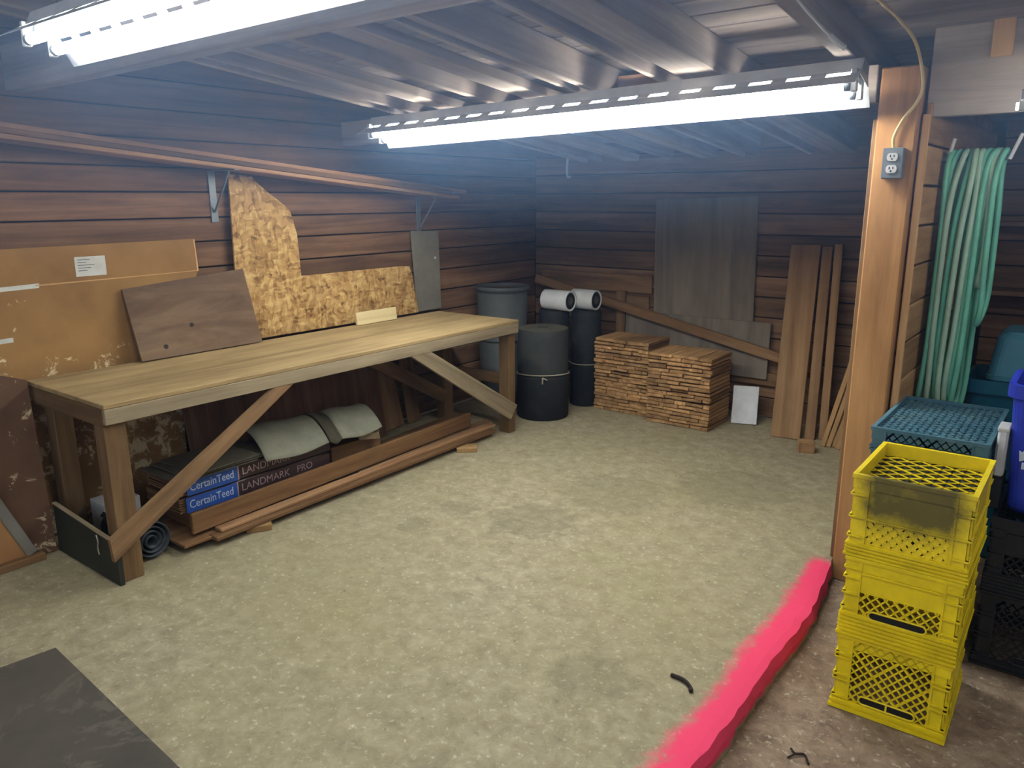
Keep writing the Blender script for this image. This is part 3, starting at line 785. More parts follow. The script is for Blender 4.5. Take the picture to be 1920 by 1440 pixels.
for k in range(3):
    plank('shingle', (-3.68+0.01*k, 1.84+0.05*k, 0.336+0.012*k), (-3.68, 2.30+0.04*k, 0.336+0.012*k), (1, 0.03*(k-1), 0), 0.36, 0.010, M['darkshingle'], pk3, rag=0.004)
def curved_sheet(label, x0, x1, y0, y1, z, rise, mat, ang=0.0, dark=None):
    bm = bmesh.new(); nx, ny = 12, 8
    vs = []
    for j in range(ny+1):
        for i in range(nx+1):
            u, v_ = i/nx, j/ny
            x = x0+(x1-x0)*u; yy = y0+(y1-y0)*v_ + ang*(u-0.5)
            zz = z + rise*(1-(1.7*u-0.62)**2*0.95) + 0.012*math.sin(v_*5+u*2)
            vs.append(bm.verts.new((x-(x0+x1)/2, yy-(y0+y1)/2, zz-z)))
    for j in range(ny):
        for i in range(nx):
            a = j*(nx+1)+i
            bm.faces.new((vs[a], vs[a+1], vs[a+nx+2], vs[a+nx+1]))
    o = mesh_obj('curved_shingle', bm, mat, None, Matrix.Translation(((x0+x1)/2, (y0+y1)/2, z)), True)
    md = o.modifiers.new('thick', 'SOLIDIFY'); md.thickness = 0.008; md.offset = 0
    return tag(o, label, 'shingle')
curved_sheet('grey curved shingle overhanging the printed wrapper, nearest the brace', -3.86, -3.44, 2.36, 2.785, 0.335, 0.10, M['greyshingle'], -0.10)
curved_sheet('dark grey curved strip between two paler shingles under the bench', -3.84, -3.44, 2.795, 2.885, 0.332, 0.095, M['darkshingle'], -0.10)
curved_sheet('grey curved shingle at the far end of the shingle pile', -3.84, -3.45, 2.895, 3.22, 0.325, 0.09, M['greyshingle'], -0.12)
single('plank_offcut', 'pale ragged wood offcut at far end of the shingle pile', 'offcut', (-3.78, 3.26, 0.268), (-3.50, 3.10, 0.268), (0.7, 0.7, 0), 0.12, 0.045, M['benchgrey'], rag=0.006)
single('plank_offcut', 'lower red-brown offcut carrying the far end of the shingle pile', 'offcut', (-3.70, 2.86, 0.155), (-3.68, 3.24, 0.155), (1, 0, 0), 0.26, 0.17, M['redlumber'])
single('light_board', 'light brown board standing behind the bench by the wall', 'board', (-4.13, 3.90, 0.01), (-4.20, 3.84, 0.60), (0, 1, 0), 0.21, 0.018, M['brace'])
single('light_board', 'narrow dim board standing beside the light brown one under the bench', 'board', (-4.14, 4.13, 0.01), (-4.20, 4.10, 0.60), (0, 1, 0), 0.14, 0.018, M['benchdark'])
single('dark_red_sheet', 'dark red sheet leaning on the wall under the bench', 'sheet', (-4.05, 3.0, 0.01), (-4.17, 3.0, 0.74), (0, 1, 0), 1.5, 0.012, M['wall'])
# roll of rubber sheet by the near leg: a spiral seen end-on
bm = bmesh.new()
pts = []
for k in range(72):
    a = k*0.30; r = 0.020+0.075*k/71
    pts.append((r*math.cos(a), r*math.sin(a)))
A = [bm.verts.new((0, x, z)) for x, z in pts]; B = [bm.verts.new((-0.36, x, z)) for x, z in pts]
for i in range(71): bm.faces.new((A[i], A[i+1], B[i+1], B[i]))
o = mesh_obj('rubber_roll', bm, M['rubber'], None, Matrix.Translation((-3.482, 1.675, 0.099)), True)
md = o.modifiers.new('thick', 'SOLIDIFY'); md.thickness = 0.006; md.offset = 0
tag(o, 'dark grey rubber roll on the floor behind the near bench leg', 'roll')
single('white_box', 'dim whitish block on the floor behind the near bench legs', 'box', (-3.90, 1.62, 0.11), (-3.90, 1.80, 0.11), (1, 0, 0), 0.16, 0.21, M['white'])

# ------------------------------------------------------------------ back corner
t = thing('trash_can', 'tall round grey plastic can in the back left corner', 'trash can', (-3.97, 5.04, 0))
bm = bmesh.new(); lathe(bm, [(0.178, 0.0), (0.182, 0.02), (0.212, 0.95), (0.206, 0.95), (0.176, 0.03)], 40); mesh_obj('body', bm, M['can'], t, None, True)
bm = bmesh.new(); lathe(bm, [(0.213, 0.962), (0.224, 0.965), (0.228, 0.98), (0.224, 1.0), (0.214, 1.0), (0.208, 0.98), (0.213, 0.962)], 40, cap=False); mesh_obj('rim', bm, M['can'], t, None, True)
bm = bmesh.new(); lathe(bm, [(0.197, 0.55), (0.206, 0.552), (0.206, 0.572), (0.198, 0.575)], 40, cap=False); mesh_obj('band', bm, M['can'], t, None, True)
t = thing('felt_roll', 'black roll tied with twine standing at the bench far end', 'roll', (-3.465, 4.915, 0))
bm = bmesh.new(); lathe(bm, [(0.199, 0), (0.206, 0.012), (0.208, 0.33), (0.203, 0.352)], 48); mesh_obj('lower_wrap', bm, M['black'], t, None, True)
bm = bmesh.new(); lathe(bm, [(0.200, 0.352), (0.200, 0.70), (0.196, 0.712), (0.045, 0.714), (0.040, 0.60)], 48, cap=False); o = mesh_obj('upper_wrap', bm, M['darkgrey'], t, None, True)
o.data.materials.append(M['felttop'])
for p_ in o.data.polygons:
    if p_.normal.z > 0.7: p_.material_index = 1; p_.use_smooth = False
bm = bmesh.new(); tube(bm, [(0.209*math.cos(a), 0.209*math.sin(a), 0.352+0.016*math.sin(a+2.4)) for a in [2*PI*k/40 for k in range(40)]], 0.005, 6, True); mesh_obj('twine', bm, M['twine'], t)
bm = bmesh.new(); tube(bm, spline([(0.12, -0.178, 0.352), (0.125, -0.182, 0.33), (0.12, -0.178, 0.305)], 5), 0.006, 6); tube(bm, spline([(0.12, -0.178, 0.352), (0.14, -0.175, 0.345), (0.15, -0.16, 0.335)], 5), 0.006, 6); mesh_obj('knot', bm, M['twine'], t)
for (cx, cy, rr, hh, lab) in ((-3.625, 5.30, 0.128, 0.80, 'tall black upright roll under the left white roll'), (-3.385, 5.42, 0.125, 0.80, 'tall black upright roll under the right white roll')):
    t = thing('upright_roll', lab, 'roll', (cx, cy, 0))
    bm = bmesh.new(); lathe(bm, [(rr-0.006, 0), (rr, 0.01), (rr, hh-0.01), (rr-0.006, hh), (0.04, hh), (0.035, hh-0.1)], 36, cap=False); mesh_obj('roll_body', bm, M['black'], t, None, True)
    bm = bmesh.new(); tube(bm, [((rr+0.003)*math.cos(a), (rr+0.003)*math.sin(a), 0.36) for a in [2*PI*k/30 for k in range(30)]], 0.004, 6, True); mesh_obj('twine', bm, M['twine'], t)
for (x0, x1, cy, lab) in ((-3.69, -3.44, 5.27, 'short white roll lying on the black rolls, left of two'), (-3.52, -3.30, 5.44, 'short white roll lying on the black rolls, right of two')):
    t = thing('white_roll', lab, 'roll', ((x0+x1)/2, cy, 0.80+0.083))
    L = x1-x0
    bm = bmesh.new(); lathe(bm, [(0.083, -L/2), (0.083, L/2), (0.078, L/2+0.001), (0.066, L/2-0.006), (0.066, -L/2+0.006), (0.083, -L/2)], 36, axis='X', cap=False); mesh_obj('sleeve', bm, M['white'], t, None, True)
    bm = bmesh.new(); lathe(bm, [(0.066, -L/2+0.01), (0.066, L/2-0.004), (0.034, L/2-0.004), (0.034, L/2-0.05)], 30, axis='X', cap=False); mesh_obj('wound_layers', bm, M['black'], t, None, True)
    bm = bmesh.new(); lathe(bm, [(0.034, -L/2+0.02), (0.034, L/2-0.002), (0.026, L/2-0.002), (0.026, L/2-0.06), (0.0, L/2-0.06)], 24, axis='X', cap=False); mesh_obj('core', bm, M['felttop'], t, None, True)

# cedar shake bundles: two stacks of two
def bundle(label, x0, x1, y0, y1, z0, z1, n):
    t = thing('shake_bundle', label, 'bundle', ((x0+x1)/2, (y0+y1)/2, z0), 0, 'tied cedar shake bundles by the back wall')
    lay = (z1-z0)/n
    for k in range(n):
        x = x0 + rnd.uniform(-0.006, 0.008)
        zc = z0 + lay*(k+0.5)
        while x < x1-0.02:
            wd = rnd.uniform(0.09, 0.24)
            e = min(x+wd, x1+rnd.uniform(-0.008, 0.006))
            if x1-e < 0.05: e = x1+rnd.uniform(-0.006, 0.006)
            yo = rnd.uniform(-0.012, 0.012)
            th = lay*rnd.uniform(0.62, 0.95)
            xm = (x+e)/2
            plank('shake', (xm+rnd.uniform(-.003, .003), y0+yo, zc+rnd.uniform(-.1, .1)*lay), (xm, y1+yo, zc), (1, 0, rnd.uniform(-0.03, 0.03)), max(e-x-0.004, 0.02), th, M['shake'], t, bev=0.002, rag=0.002)
            x = e
    for xb in (x0+0.12*(x1-x0), x1-0.1*(x1-x0)):
        pass
    return t
bundle('lower brown shake bundle of the left stack', -3.25, -2.745, 5.34, 5.70, 0.0, 0.335, 12)
bundle('top brown shake bundle of the left, taller stack', -3.245, -2.75, 5.33, 5.69, 0.340, 0.600, 9)
bundle('lower brown shake bundle of the right stack', -2.715, -2.195, 5.245, 5.62, 0.0, 0.200, 7)
bundle('upper brown shake bundle of the right, lower stack', -2.715, -2.195, 5.25, 5.63, 0.205, 0.555, 12)
single('white_tile', 'small white panel leaning right of the shake stacks', 'panel', (-2.06, 5.60, 0.005), (-2.10, 5.72, 0.275), (1, 0.3, 0), 0.19, 0.018, M['white'])
single('diagonal_plank', 'long plank leaning diagonally along the back wall', 'plank', (-4.17, 5.80, 0.985), (-1.62, 5.80, 0.455), (0, 0, 1), 0.075, 0.035, M['plank'])
single('grey_plywood', 'tall grey plywood sheet against the back wall', 'sheet', (-2.565, 5.87, 0.61), (-2.59, 5.88, 1.70), (1, 0, 0), 0.86, 0.012, M['greyply'])
single('grey_plywood', 'low wide grey sheet behind the diagonal plank', 'sheet', (-2.62, 5.835, 0.32), (-2.62, 5.855, 0.76), (1, 0, 0), 1.26, 0.012, M['greyply'])
for (p0, p1, wdv, wd, th, lab) in (
        ((-1.69, 5.45, 0.0), (-1.765, 5.82, 1.36), (1, 0.12, 0), 0.205, 0.035, 'widest plank standing against the back wall'),
        ((-1.540, 5.53, 0.0), (-1.618, 5.84, 1.35), (1, 0.12, 0), 0.070, 0.045, 'narrow board standing directly right of the widest plank'),
        ((-1.465, 5.58, 0.0), (-1.545, 5.85, 1.37), (1, 0.12, 0), 0.055, 0.03, 'thin pale board, second right of the widest plank')):
    single('standing_plank', lab, 'plank', p0, p1, wdv, wd, th, M['plank'])
SL = ['leftmost slim stick of the bundle leaning behind the post', 'second stick from left in the bundle leaning behind the post', 'third stick from left in the bundle leaning behind the post',
      'fourth stick from left in the bundle leaning behind the post', 'fifth stick from left in the bundle leaning behind the post', 'sixth stick from left in the bundle leaning behind the post', 'short stick nearest the post, leaning most']
for k in range(7):
    bx = -1.415 + k*0.034
    single('slim_stick', SL[k], 'stick', (bx, 5.40+0.02*(k % 3), 0.0), (bx+0.16+0.015*k, 5.85-0.025*(k % 2), 1.12-0.04*k), (1, 0.2, 0), 0.031, 0.024, M['stick'], group='slim sticks leaning behind the post')
single('wood_block', 'rough wood chunk on the floor at the foot of the sticks', 'block', (-1.52, 5.20, 0.04), (-1.43, 5.24, 0.04), (0, 1, 0.1), 0.09, 0.075, M['plank'], rag=0.006)
bm = bmesh.new(); tube(bm, spline([(-3.875, 5.86, 2.10), (-3.87, 5.84, 1.98), (-3.855, 5.82, 1.90), (-3.83, 5.80, 1.875), (-3.80, 5.80, 1.885)], 6), 0.010, 8)
tag(mesh_obj('wall_hook', bm, M['cordwhite']), 'small pale wire hook high on the dark back wall', 'hook')

# ------------------------------------------------------------------ outlet, cable, pull cord
t = thing('outlet_box', 'grey double outlet box on the front of the post', 'outlet', (-0.772, 3.65, 1.835))
bm = bmesh.new(); add_box(bm, (-0.040, -0.050, -0.062), (0.040, 0.0, 0.062), None, 0.004); mesh_obj('box', bm, M['boxgrey'], t)
bm = bmesh.new(); add_box(bm, (-0.038, -0.054, -0.060), (0.038, -0.050, 0.060), None, 0.001); mesh_obj('cover_plate', bm, M['metal'], t)
for dz in (0.024, -0.024):
    bm = bmesh.new(); lathe(bm, [(0.021, -0.060), (0.021, -0.054)], 24, axis='Y')
    for v in bm.verts: v.co.z = max(min(v.co.z, 0.016), -0.016)
    rcp = mesh_obj('receptacle', bm, M['white'], t, WM[t] @ Matrix.Translation((0, 0, dz)))
    for (sx, sw) in ((-0.007, 0.0022), (0.007, 0.0018)):
        bm = bmesh.new(); add_box(bm, (sx-sw, -0.0608, -0.001), (sx+sw, -0.0598, 0.009)); mesh_obj('slot', bm, M['shadow'], rcp, WM[rcp])
    bm = bmesh.new(); add_box(bm, (-0.003, -0.0608, -0.011), (0.003, -0.0598, -0.005)); mesh_obj('slot', bm, M['shadow'], rcp, WM[rcp])
bm = bmesh.new()
tube(bm, spline([(-0.780, 3.635, 1.895), (-0.783, 3.63, 1.94), (-0.755, 3.635, 2.01), (-0.715, 3.635, 2.065), (-0.695, 3.63, 2.12), (-0.700, 3.60, 2.20), (-0.715, 3.50, 2.285), (-0.75, 3.38, 2.345), (-0.785, 3.2, 2.385), (-0.82, 2.8, 2.43), (-0.85, 2.4, 2.47)], 8), 0.0065, 8)
tag(mesh_obj('power_cable', bm, M['cable']), 'cream cable curving from the outlet box up to the ceiling', 'cable')
t = thing('pull_cord', 'white pull cord with plug end hanging near the post', 'cord', (-0.9, 2.9, 2.3))
bm = bmesh.new(); tube(bm, spline([(-0.905, 2.36, 2.37), (-0.86, 2.38, 2.31), (-0.79, 2.40, 2.225), (-0.735, 2.40, 2.165), (-0.706, 2.40, 2.136)], 6), 0.004, 6); mesh_obj('cord', bm, M['cordwhite'], t, Matrix())
bm = bmesh.new(); tube(bm, [(-0.710, 2.40, 2.141), (-0.688, 2.40, 2.120), (-0.668, 2.40, 2.104)], 0.008, 8); mesh_obj('plug', bm, M['cordwhite'], t, Matrix())

# ------------------------------------------------------------------ hose on its hanger
t = thing('hose_hanger', 'white pronged hose hanger on the partition wall', 'hanger', (-0.66, 4.07, 1.87))
bm = bmesh.new(); tube(bm, [(-0.665, 4.07, 1.865), (-0.40, 4.07, 1.865)], 0.012, 8); mesh_obj('arm', bm, M['metal'], t, Matrix())
for (px, lx, hz) in ((-0.640, 0.02, 0.075), (-0.402, 0.035, 0.085)):
    bm = bmesh.new(); tube(bm, [(px, 4.05, 1.855), (px+lx, 4.05, 1.875+hz)], 0.008, 8); mesh_obj('prong', bm, M['white'], t, Matrix())
t = thing('garden_hose', 'coiled green garden hose hanging on the partition wall', 'hose', (-0.53, 4.07, 1.87))
def loop(xt, xb, zb, mat, r=0.0125, dy=0.0, wob=0.0):
    bm = bmesh.new(); pts = []
    zt = 1.895
    n = 44
    for k in range(n):
        a = 2*PI*k/n
        c, s = math.cos(a), math.sin(a)
        v_ = (1+c)/2                              # 1 at the top
        prof = abs(s)**0.75*(1 if s > 0 else -1)
        x = xt*v_ + xb*(1-v_) + wob*math.sin(a)*0.6 + 0.008*math.sin(3*a+xt*40)
        pts.append((x, 4.07+dy+prof*0.055, zb+(zt-zb)*(0.5+0.5*math.copysign(abs(c)**0.55, c))))
    tube(bm, pts, r, 8, True)
    mesh_obj('coil', bm, mat, t, Matrix(), True)
for (xt, xb, zb, mm, dy, wob) in ((-0.622, -0.635, 0.66, 'hose1', 0, 0.006), (-0.602, -0.600, 0.72, 'hose1', 0.01, 0.02), (-0.575, -0.607, 0.68, 'hose2', -0.01, 0.02), (-0.548, -0.575, 0.70, 'hose1', 0.012, 0.02),
                               (-0.525, -0.545, 0.64, 'hose2', -0.012, 0.025), (-0.500, -0.52, 0.69, 'hose2', 0.0, 0.02), (-0.478, -0.50, 0.74, 'hose1', 0.01, 0.03), (-0.455, -0.49, 0.68, 'hose1', -0.005, 0.03), (-0.425, -0.435, 1.13, 'hose1', -0.01, 0.01), (-0.445, -0.455, 1.30, 'hose2', 0.01, 0.01)):
    loop(xt, xb, zb, M[mm], 0.0125, dy, wob)

# ------------------------------------------------------------------ crates
def clip_line(px, py, dx, dy, x0, x1, y0, y1):
    t0, t1 = -1e9, 1e9
    for p, d, lo, hi in ((px, dx, x0, x1), (py, dy, y0, y1)):
        if abs(d) < 1e-9:
            if p < lo or p > hi: return None
            continue
        a, b = (lo-p)/d, (hi-p)/d
        if a > b: a, b = b, a
        t0, t1 = max(t0, a), min(t1, b)
    return (px+dx*t0, py+dy*t0, px+dx*t1, py+dy*t1) if t1-t0 > 0.004 else None

def add_bar2(bm, x0, y0, x1, y1, w_, d0, d1, mw):
    """bar in the local XY plane, width w_, between depths d0..d1 along local Z"""
    a = Vector((x0, y0, 0)); b = Vector((x1, y1, 0)); d = (b-a); L = d.length; d.normalize()
    n = Vector((-d.y, d.x, 0))
    vs = [bm.verts.new(mw @ (p + n*s*w_/2 + Vector((0, 0, z)))) for z in (d0, d1) for p, s in ((a, -1), (a, 1), (b, 1), (b, -1))]
    for q in ((0, 1, 2, 3), (7, 6, 5, 4), (0, 4, 5, 1), (1, 5, 6, 2), (2, 6, 7, 3), (3, 7, 4, 0)):
        bm.faces.new([vs[i] for i in q])

def lattice(bm, x0, x1, y0, y1, step, w_, d0, d1, mw, slope=1.15, skip=None):
    for sg in (1, -1):
        dx, dy = 1.0, sg*slope
        ext = (y1-y0)/slope
        k = 0
        x = x0-ext-step
        while x < x1+ext+step:
            c = clip_line(x, y0 if sg > 0 else y1, dx, dy, x0, x1, y0, y1)
            thick = w_*(1.9 if k % 5 == 2 else 1.0)
            if c: add_bar2(bm, *c, thick, d0, d1, mw)
            x += step; k += 1

def crate(name, label, loc, W, D, H, mat, style, rz=0.0, group=None, topstyle='recess', wallmat_=None):
    """milk crate standing upside down: open rim at the floor, gridded base on top"""
    t = thing(name, label, 'crate', loc, rz, group)
    base = WM[t]
    m2 = wallmat_ or mat
    T = 0.012
    def ring(bm, z0, z1, o0, tk):
        for (xa, xb, ya, yb) in ((-W/2-o0, W/2+o0, -D/2-o0, -D/2-o0+tk), (-W/2-o0, W/2+o0, D/2+o0-tk, D/2+o0), (-W/2-o0, -W/2-o0+tk, -D/2-o0+tk, D/2+o0-tk), (W/2+o0-tk, W/2+o0, -D/2-o0+tk, D/2+o0-tk)):
            add_box(bm, (xa, ya, z0), (xb, yb, z1))
    zr_ = {'A': 0.040, 'B': 0.088, 'C': 0.050}[style]
    bm = bmesh.new()
    nrid = {'A': 2, 'B': 6, 'C': 4}[style]
    ring(bm, 0.0, zr_, -0.003, T-0.002)
    for k in range(nrid):
        z = zr_*(k+0.15)/nrid
        ring(bm, z, z+zr_/nrid*0.55, 0.003 if k else 0.006, 0.012)
    mesh_obj('rim', bm, mat, t)
    bm = bmesh.new()
    ring(bm, H-0.014, H, 0.0, 0.016)
    ring(bm, H-0.05, H-0.010, -0.004, 0.0105)
    mesh_obj('base_skirt', bm, m2, t)
    bm = bmesh.new()
    gz = H-0.045 if topstyle == 'recess' else H-0.012
    add_bm = Matrix.Translation((0, 0, gz))
    lattice(bm, -W/2+0.012, W/2-0.012, -D/2+0.012, D/2-0.012, 0.074 if topstyle == 'recess' else 0.052, 0.0050 if topstyle == 'recess' else 0.008, -0.003 if topstyle == 'recess' else -0.018, 0.0, add_bm, 0.75)
    if topstyle != 'recess':
        add_box(bm, (-W/2+0.0135, -D/2+0.0135, gz-0.026), (W/2-0.0135, D/2-0.0135, gz-0.018))
    else:
        for q in ((-W/2+0.012, 0), (0, 0), (W/2-0.012, 0)):
            pass
    mesh_obj('base_grid', bm, mat, t)
    if style == 'C':      # fine mesh under the main ribs, coloured dark for the shaded hollow and grime
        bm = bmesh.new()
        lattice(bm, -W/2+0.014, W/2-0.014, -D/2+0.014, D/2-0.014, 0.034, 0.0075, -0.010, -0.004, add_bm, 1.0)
        mesh_obj('shaded_grimy_mesh', bm, M['shadegrime'], t)
    cw = 0.055
    for (L, mwall) in ((W, Matrix(((1, 0, 0, 0), (0, 0, -1, -D/2), (0, 1, 0, 0), (0, 0, 0, 1)))),
                       (W, Matrix(((-1, 0, 0, 0), (0, 0, 1, D/2), (0, 1, 0, 0), (0, 0, 0, 1)))),
                       (D, Matrix(((0, 0, 1, W/2), (1, 0, 0, 0), (0, 1, 0, 0), (0, 0, 0, 1)))),
                       (D, Matrix(((0, 0, -1, -W/2), (-1, 0, 0, 0), (0, 1, 0, 0), (0, 0, 0, 1))))):
        bm = bmesh.new()
        def bx(x0, x1, z0, z1, d0=-T, d1=-0.006):
            add_box(bm, (x0, z0, d0), (x1, z1, d1), mwall)
        x0, x1 = -L/2+cw, L/2-cw
        top = H-0.014
        # corner panels with ribs
        for s in (-1, 1):
            xa, xb = sorted((s*(L/2-0.013), s*(L/2-cw)))
            bx(xa, xb, zr_, top)
            bx(*sorted((s*(L/2-cw-0.003), s*(L/2-cw+0.004))), zr_, top, -T, -0.001)
            for z in ({'A': (0.045, 0.115, 0.132, 0.20, 0.215), 'B': (0.10, 0.155, 0.215, 0.25), 'C': (0.07, 0.14, 0.22)}[style]):
                bx(*sorted((s*(L/2-0.002), s*(L/2-cw))), z*H/0.295, z*H/0.295+0.006, -T, 0.001)
        if style == 'A':
            lattice(bm, x0, x1, zr_, top, 0.031, 0.0042, -T+0.001, -0.004, mwall, 1.1)
            bx(x0, x1, top-0.016, top)
            hz0, hz1 = zr_+0.006, zr_+0.036
        elif style == 'B':
            lattice(bm, x0, x1, zr_, zr_+0.082, 0.031, 0.0042, -T+0.001, -0.004, mwall, 1.1)
            bx(x0, x1, zr_+0.082, top)
            bx(x0, x1, top-0.045, top-0.038, -T, -0.001)
            hz0, hz1 = zr_-0.006, zr_+0.024
        else:
            bx(x0, x1, zr_, top, -T, -0.009)
            lattice(bm, x0, x1, zr_+0.004, zr_+0.085, 0.031, 0.005, -T, -0.006, mwall, 1.1)
            bx(x0, x1, zr_+0.088, zr_+0.094, -T, -0.002)
            hz0 = None
        o = mesh_obj('side_wall', bm, m2, t)
        if hz0 is not None:
            # oval hand slot: dark recess inside a raised frame
            bm = bmesh.new()
            hl = min(0.075, L*0.22); rr = (hz1-hz0)/2; zc = (hz0+hz1)/2
            oval = [(hl*s + rr*math.cos(a), zc+rr*math.sin(a)) for s, r0 in ((1, -PI/2), (-1, PI/2)) for a in [r0+PI*k/8 for k in range(9)]]
            tube(bm, [mwall @ Vector((x, z, -0.001)) for x, z in oval], 0.0035, 6, True)
            if style == 'A':
                add_bar2(bm, 0, hz0, 0, hz1, 0.006, -0.006, 0.001, mwall)
            mesh_obj('handle_frame', bm, mat, t)
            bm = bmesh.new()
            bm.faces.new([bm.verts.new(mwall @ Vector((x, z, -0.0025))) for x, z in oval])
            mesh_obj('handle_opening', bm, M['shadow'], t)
    return t
YG = 'yellow crates stacked right of the pink line'
crate('milk_crate', 'bottom yellow crate of the stack, large side lattice, on the floor', (-0.408, 2.875, -0.1), 0.365, 0.44, 0.296, M['yellow'], 'A', 0.02, YG)
crate('milk_crate', 'middle yellow crate of the stack with plain upper panel', (-0.405, 2.875, 0.196), 0.365, 0.44, 0.298, M['yellow'], 'B', 0.01, YG)
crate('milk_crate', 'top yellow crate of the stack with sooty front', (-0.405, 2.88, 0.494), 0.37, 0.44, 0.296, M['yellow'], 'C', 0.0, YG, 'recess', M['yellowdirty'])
for k in range(2):
    crate('milk_crate', ('lower teal crate hidden behind the yellow stack', 'middle teal crate behind the yellow stack, under the gridded top one')[k], (-0.475, 3.455, -0.1+0.3*k), 0.41, 0.38, 0.30, M['teal'], 'A', 0, 'teal crates behind the yellow stack')
crate('milk_crate', 'top teal crate with gridded top behind the yellow stack', (-0.462, 3.56, 0.50), 0.415, 0.63, 0.30, M['teal'], 'A', 0, 'teal crates behind the yellow stack', 'flush')
for k in range(2):
    crate('milk_crate', ('lower black crate on the floor right of the yellow stack', 'upper black crate carrying the blue bin')[k], (0.0, 3.475, -0.1+0.31*k), 0.44, 0.43, 0.308, M['blackcrate'], ('A', 'B')[k], 0, 'black crates under the blue bin')
# white pail beside the blue bin on a small tray
single('black_tray', 'small black block wedged between teal crate and blue bin', 'tray', (-0.226, 3.35, 0.585), (-0.226, 3.47, 0.585), (1, 0, 0), 0.036, 0.126, M['blackcrate'])
t = thing('white_pail', 'slim white plastic container between teal crate and blue bin', 'container', (-0.2285, 3.405, 0.650))
bm = bmesh.new(); add_box(bm, (-0.018, -0.05, 0.0), (0.018, 0.05, 0.19), None, 0.008); mesh_obj('body', bm, M['white'], t)
bm = bmesh.new(); add_box(bm, (-0.020, -0.053, 0.178), (0.020, 0.053, 0.196), None, 0.004); mesh_obj('rim', bm, M['label'], t)

def tub(name, label, cat, loc, W, D, H, taper, mat, upside=False, rim=0.03, lip=0.02, group=None, parts=True):
    t = thing(name, label, cat, loc, 0, group)
    n = 24
    def rr(w_, d_, z, rad):
        out = []
        for (cx, cy, a0) in ((1, 1, 0), (-1, 1, PI/2), (-1, -1, PI), (1, -1, 3*PI/2)):
            for k in range(6):
                a = a0+PI/2*k/5
                out.append((cx*(w_/2-rad)+rad*math.cos(a), cy*(d_/2-rad)+rad*math.sin(a), z))
        return out
    def loft(name_, rings, mt, cap0=True, cap1=True):
        bm = bmesh.new(); R_ = [[bm.verts.new(p) for p in r] for r in rings]
        for a, b in zip(R_, R_[1:]):
            for i in range(n): bm.faces.new((a[i], a[(i+1) % n], b[(i+1) % n], b[i]))
        if cap0: bm.faces.new(R_[0][::-1])
        if cap1: bm.faces.new(R_[-1])
        return mesh_obj(name_, bm, mt, t, None, False)
    f = lambda z: 1-taper*((z/H) if upside else (1-z/H))
    if upside:
        loft('body', [rr(W*f(0), D*f(0), 0, 0.05), rr(W*f(H-0.02), D*f(H-0.02), H-0.02, 0.05), rr(W*f(H)-0.03, D*f(H)-0.03, H, 0.045)], mat, False, True)
        loft('rim', [rr(W+lip, D+lip, 0.0, 0.06), rr(W+lip, D+lip, rim, 0.06), rr(W*f(rim), D*f(rim), rim+0.002, 0.05)], mat, False, False)
        loft('base_ring', [rr(W*f(H)-0.05, D*f(H)-0.05, H, 0.04), rr(W*f(H)-0.06, D*f(H)-0.06, H+0.008, 0.04)], mat, False, True)
    else:
        th = 0.008
        loft('body', [rr(W*f(0)-0.02, D*f(0)-0.02, 0, 0.04), rr(W*f(0.015), D*f(0.015), 0.015, 0.05), rr(W, D, H, 0.05), rr(W-th*2, D-th*2, H, 0.045), rr(W*f(0)-th*2, D*f(0)-th*2, 0.02, 0.04)], mat, True, True)
        loft('rim', [rr(W-0.002, D-0.002, H-rim-0.002, 0.05), rr(W+lip, D+lip, H-rim, 0.06), rr(W+lip, D+lip, H, 0.06), rr(W-0.006, D-0.006, H+0.001, 0.05)], mat, False, False)
    return t
t = tub('recycling_bin', 'blue recycling bin on the black crates at right frame edge', 'bin', (-0.016, 3.51, 0.519), 0.41, 0.34, 0.50, 0.17, M['blue'], rim=0.05, lip=0.03)
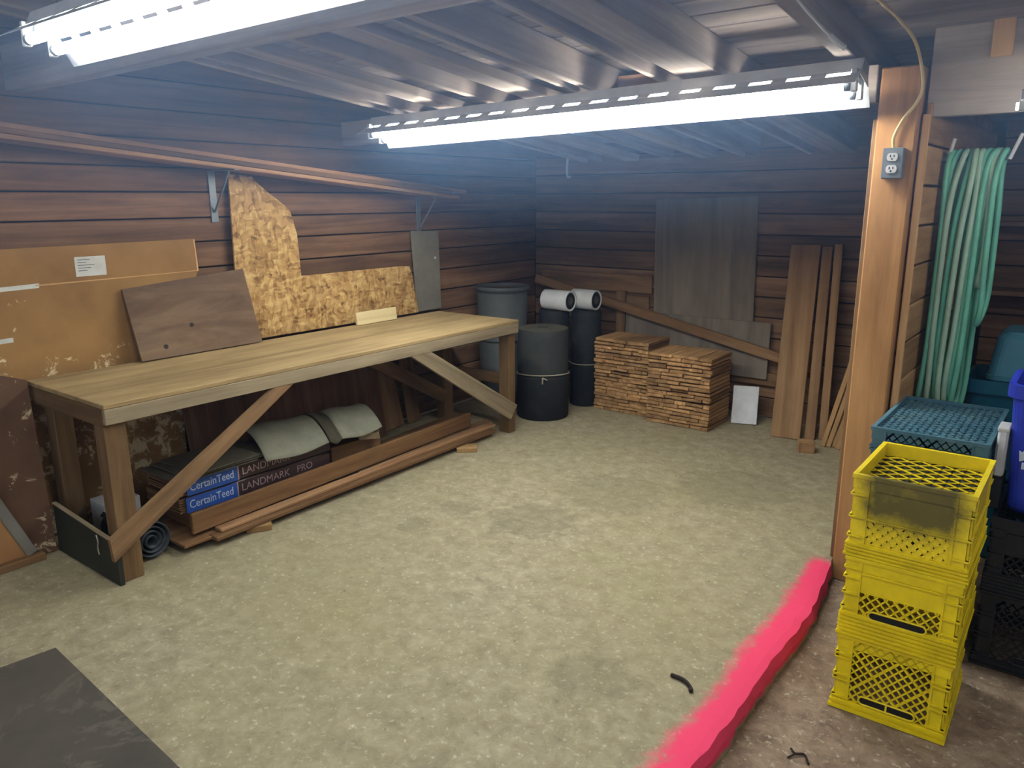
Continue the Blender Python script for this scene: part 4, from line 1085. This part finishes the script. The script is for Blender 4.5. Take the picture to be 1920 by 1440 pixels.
# recycling triangle on the front: three bent arrows
bm = bmesh.new()
c0 = Vector((0.0, 0.0)); R0 = 0.085
for k in range(3):
    a = PI/2 + k*2*PI/3
    A_ = Vector((math.cos(a), math.sin(a)))*R0; B_ = Vector((math.cos(a+2*PI/3), math.sin(a+2*PI/3)))*R0
    d = (B_-A_).normalized(); nn = Vector((-d.y, d.x))
    def quad(pts_):
        bm.faces.new([bm.verts.new((p.x, p.y, 0)) for p in pts_])
    s0, s1 = A_+d*0.018, A_+d*0.095
    wv_ = 0.013
    quad([s0-nn*wv_, s1-nn*wv_, s1+nn*wv_, s0+nn*wv_])
    quad([s1-nn*wv_*2, s1+d*0.034, s1+nn*wv_*2])
mwf = WM[t] @ Matrix.Translation((-0.085, -0.1585, 0.235)) @ Matrix.Rotation(PI/2-0.055, 4, 'X')
o = mesh_obj('recycling_mark', bm, M['ink'], t, mwf)
md = o.modifiers.new('thick', 'SOLIDIFY'); md.thickness = 0.001; md.offset = 0
tub('storage_tote', 'lower teal storage tote under the rimmed one by the partition', 'tote', (-0.19, 4.52, -0.1), 0.60, 0.42, 0.42, 0.12, M['tote'])
tub('storage_tote', 'dark teal storage tote with wide rim behind the hose', 'tote', (-0.19, 4.52, 0.325), 0.60, 0.42, 0.50, 0.12, M['tote'], rim=0.065)
tub('storage_tub', 'pale teal tub upside down on the dark teal tote', 'tub', (-0.155, 4.52, 0.828), 0.50, 0.38, 0.225, 0.10, M['totelid'], True, rim=0.02, lip=0.012)
# shelves at the back of the right bay
single('wall_shelf', 'pale narrow shelf board on the dark wall behind the hose', 'shelf', (-0.60, 5.75, 1.115), (1.6, 5.75, 1.13), (0, 1, 0), 0.26, 0.03, M['walllight'])
single('wall_shelf', 'upper dark shelf board behind the hose', 'shelf', (-0.60, 5.75, 1.535), (1.6, 5.75, 1.535), (0, 1, 0), 0.26, 0.025, M['wallback'])

# ------------------------------------------------------------------ mat on the floor, small litter
pp = [(-3.04, 1.038), (-1.75, 0.962), (-1.83, -0.5), (-3.245, -0.5)]
o = prism('floor_mat', pp, Matrix.Translation((0, 0, 0.007)), 0.012, M['matdark'])
tag(o, 'dusty dark mat on the floor at lower left corner', 'mat')
bm = bmesh.new(); tube(bm, spline([(-1.06, 2.325, 0.006), (-1.01, 2.32, 0.009), (-0.975, 2.30, 0.006), (-0.96, 2.275, 0.008)], 5), 0.008, 6)
tag(mesh_obj('twig', bm, M['screw']), 'small dark twig on the slab left of the pink line', 'twig')
bm = bmesh.new(); tube(bm, spline([(-0.62, 2.33, -0.095), (-0.60, 2.31, -0.092), (-0.575, 2.325, -0.094), (-0.55, 2.29, -0.095)], 5), 0.004, 6)
tube(bm, [(-0.60, 2.31, -0.093), (-0.615, 2.28, -0.095)], 0.003, 6)
tag(mesh_obj('twig', bm, M['screw']), 'small dark twig on the brown floor before the yellow crates', 'twig')
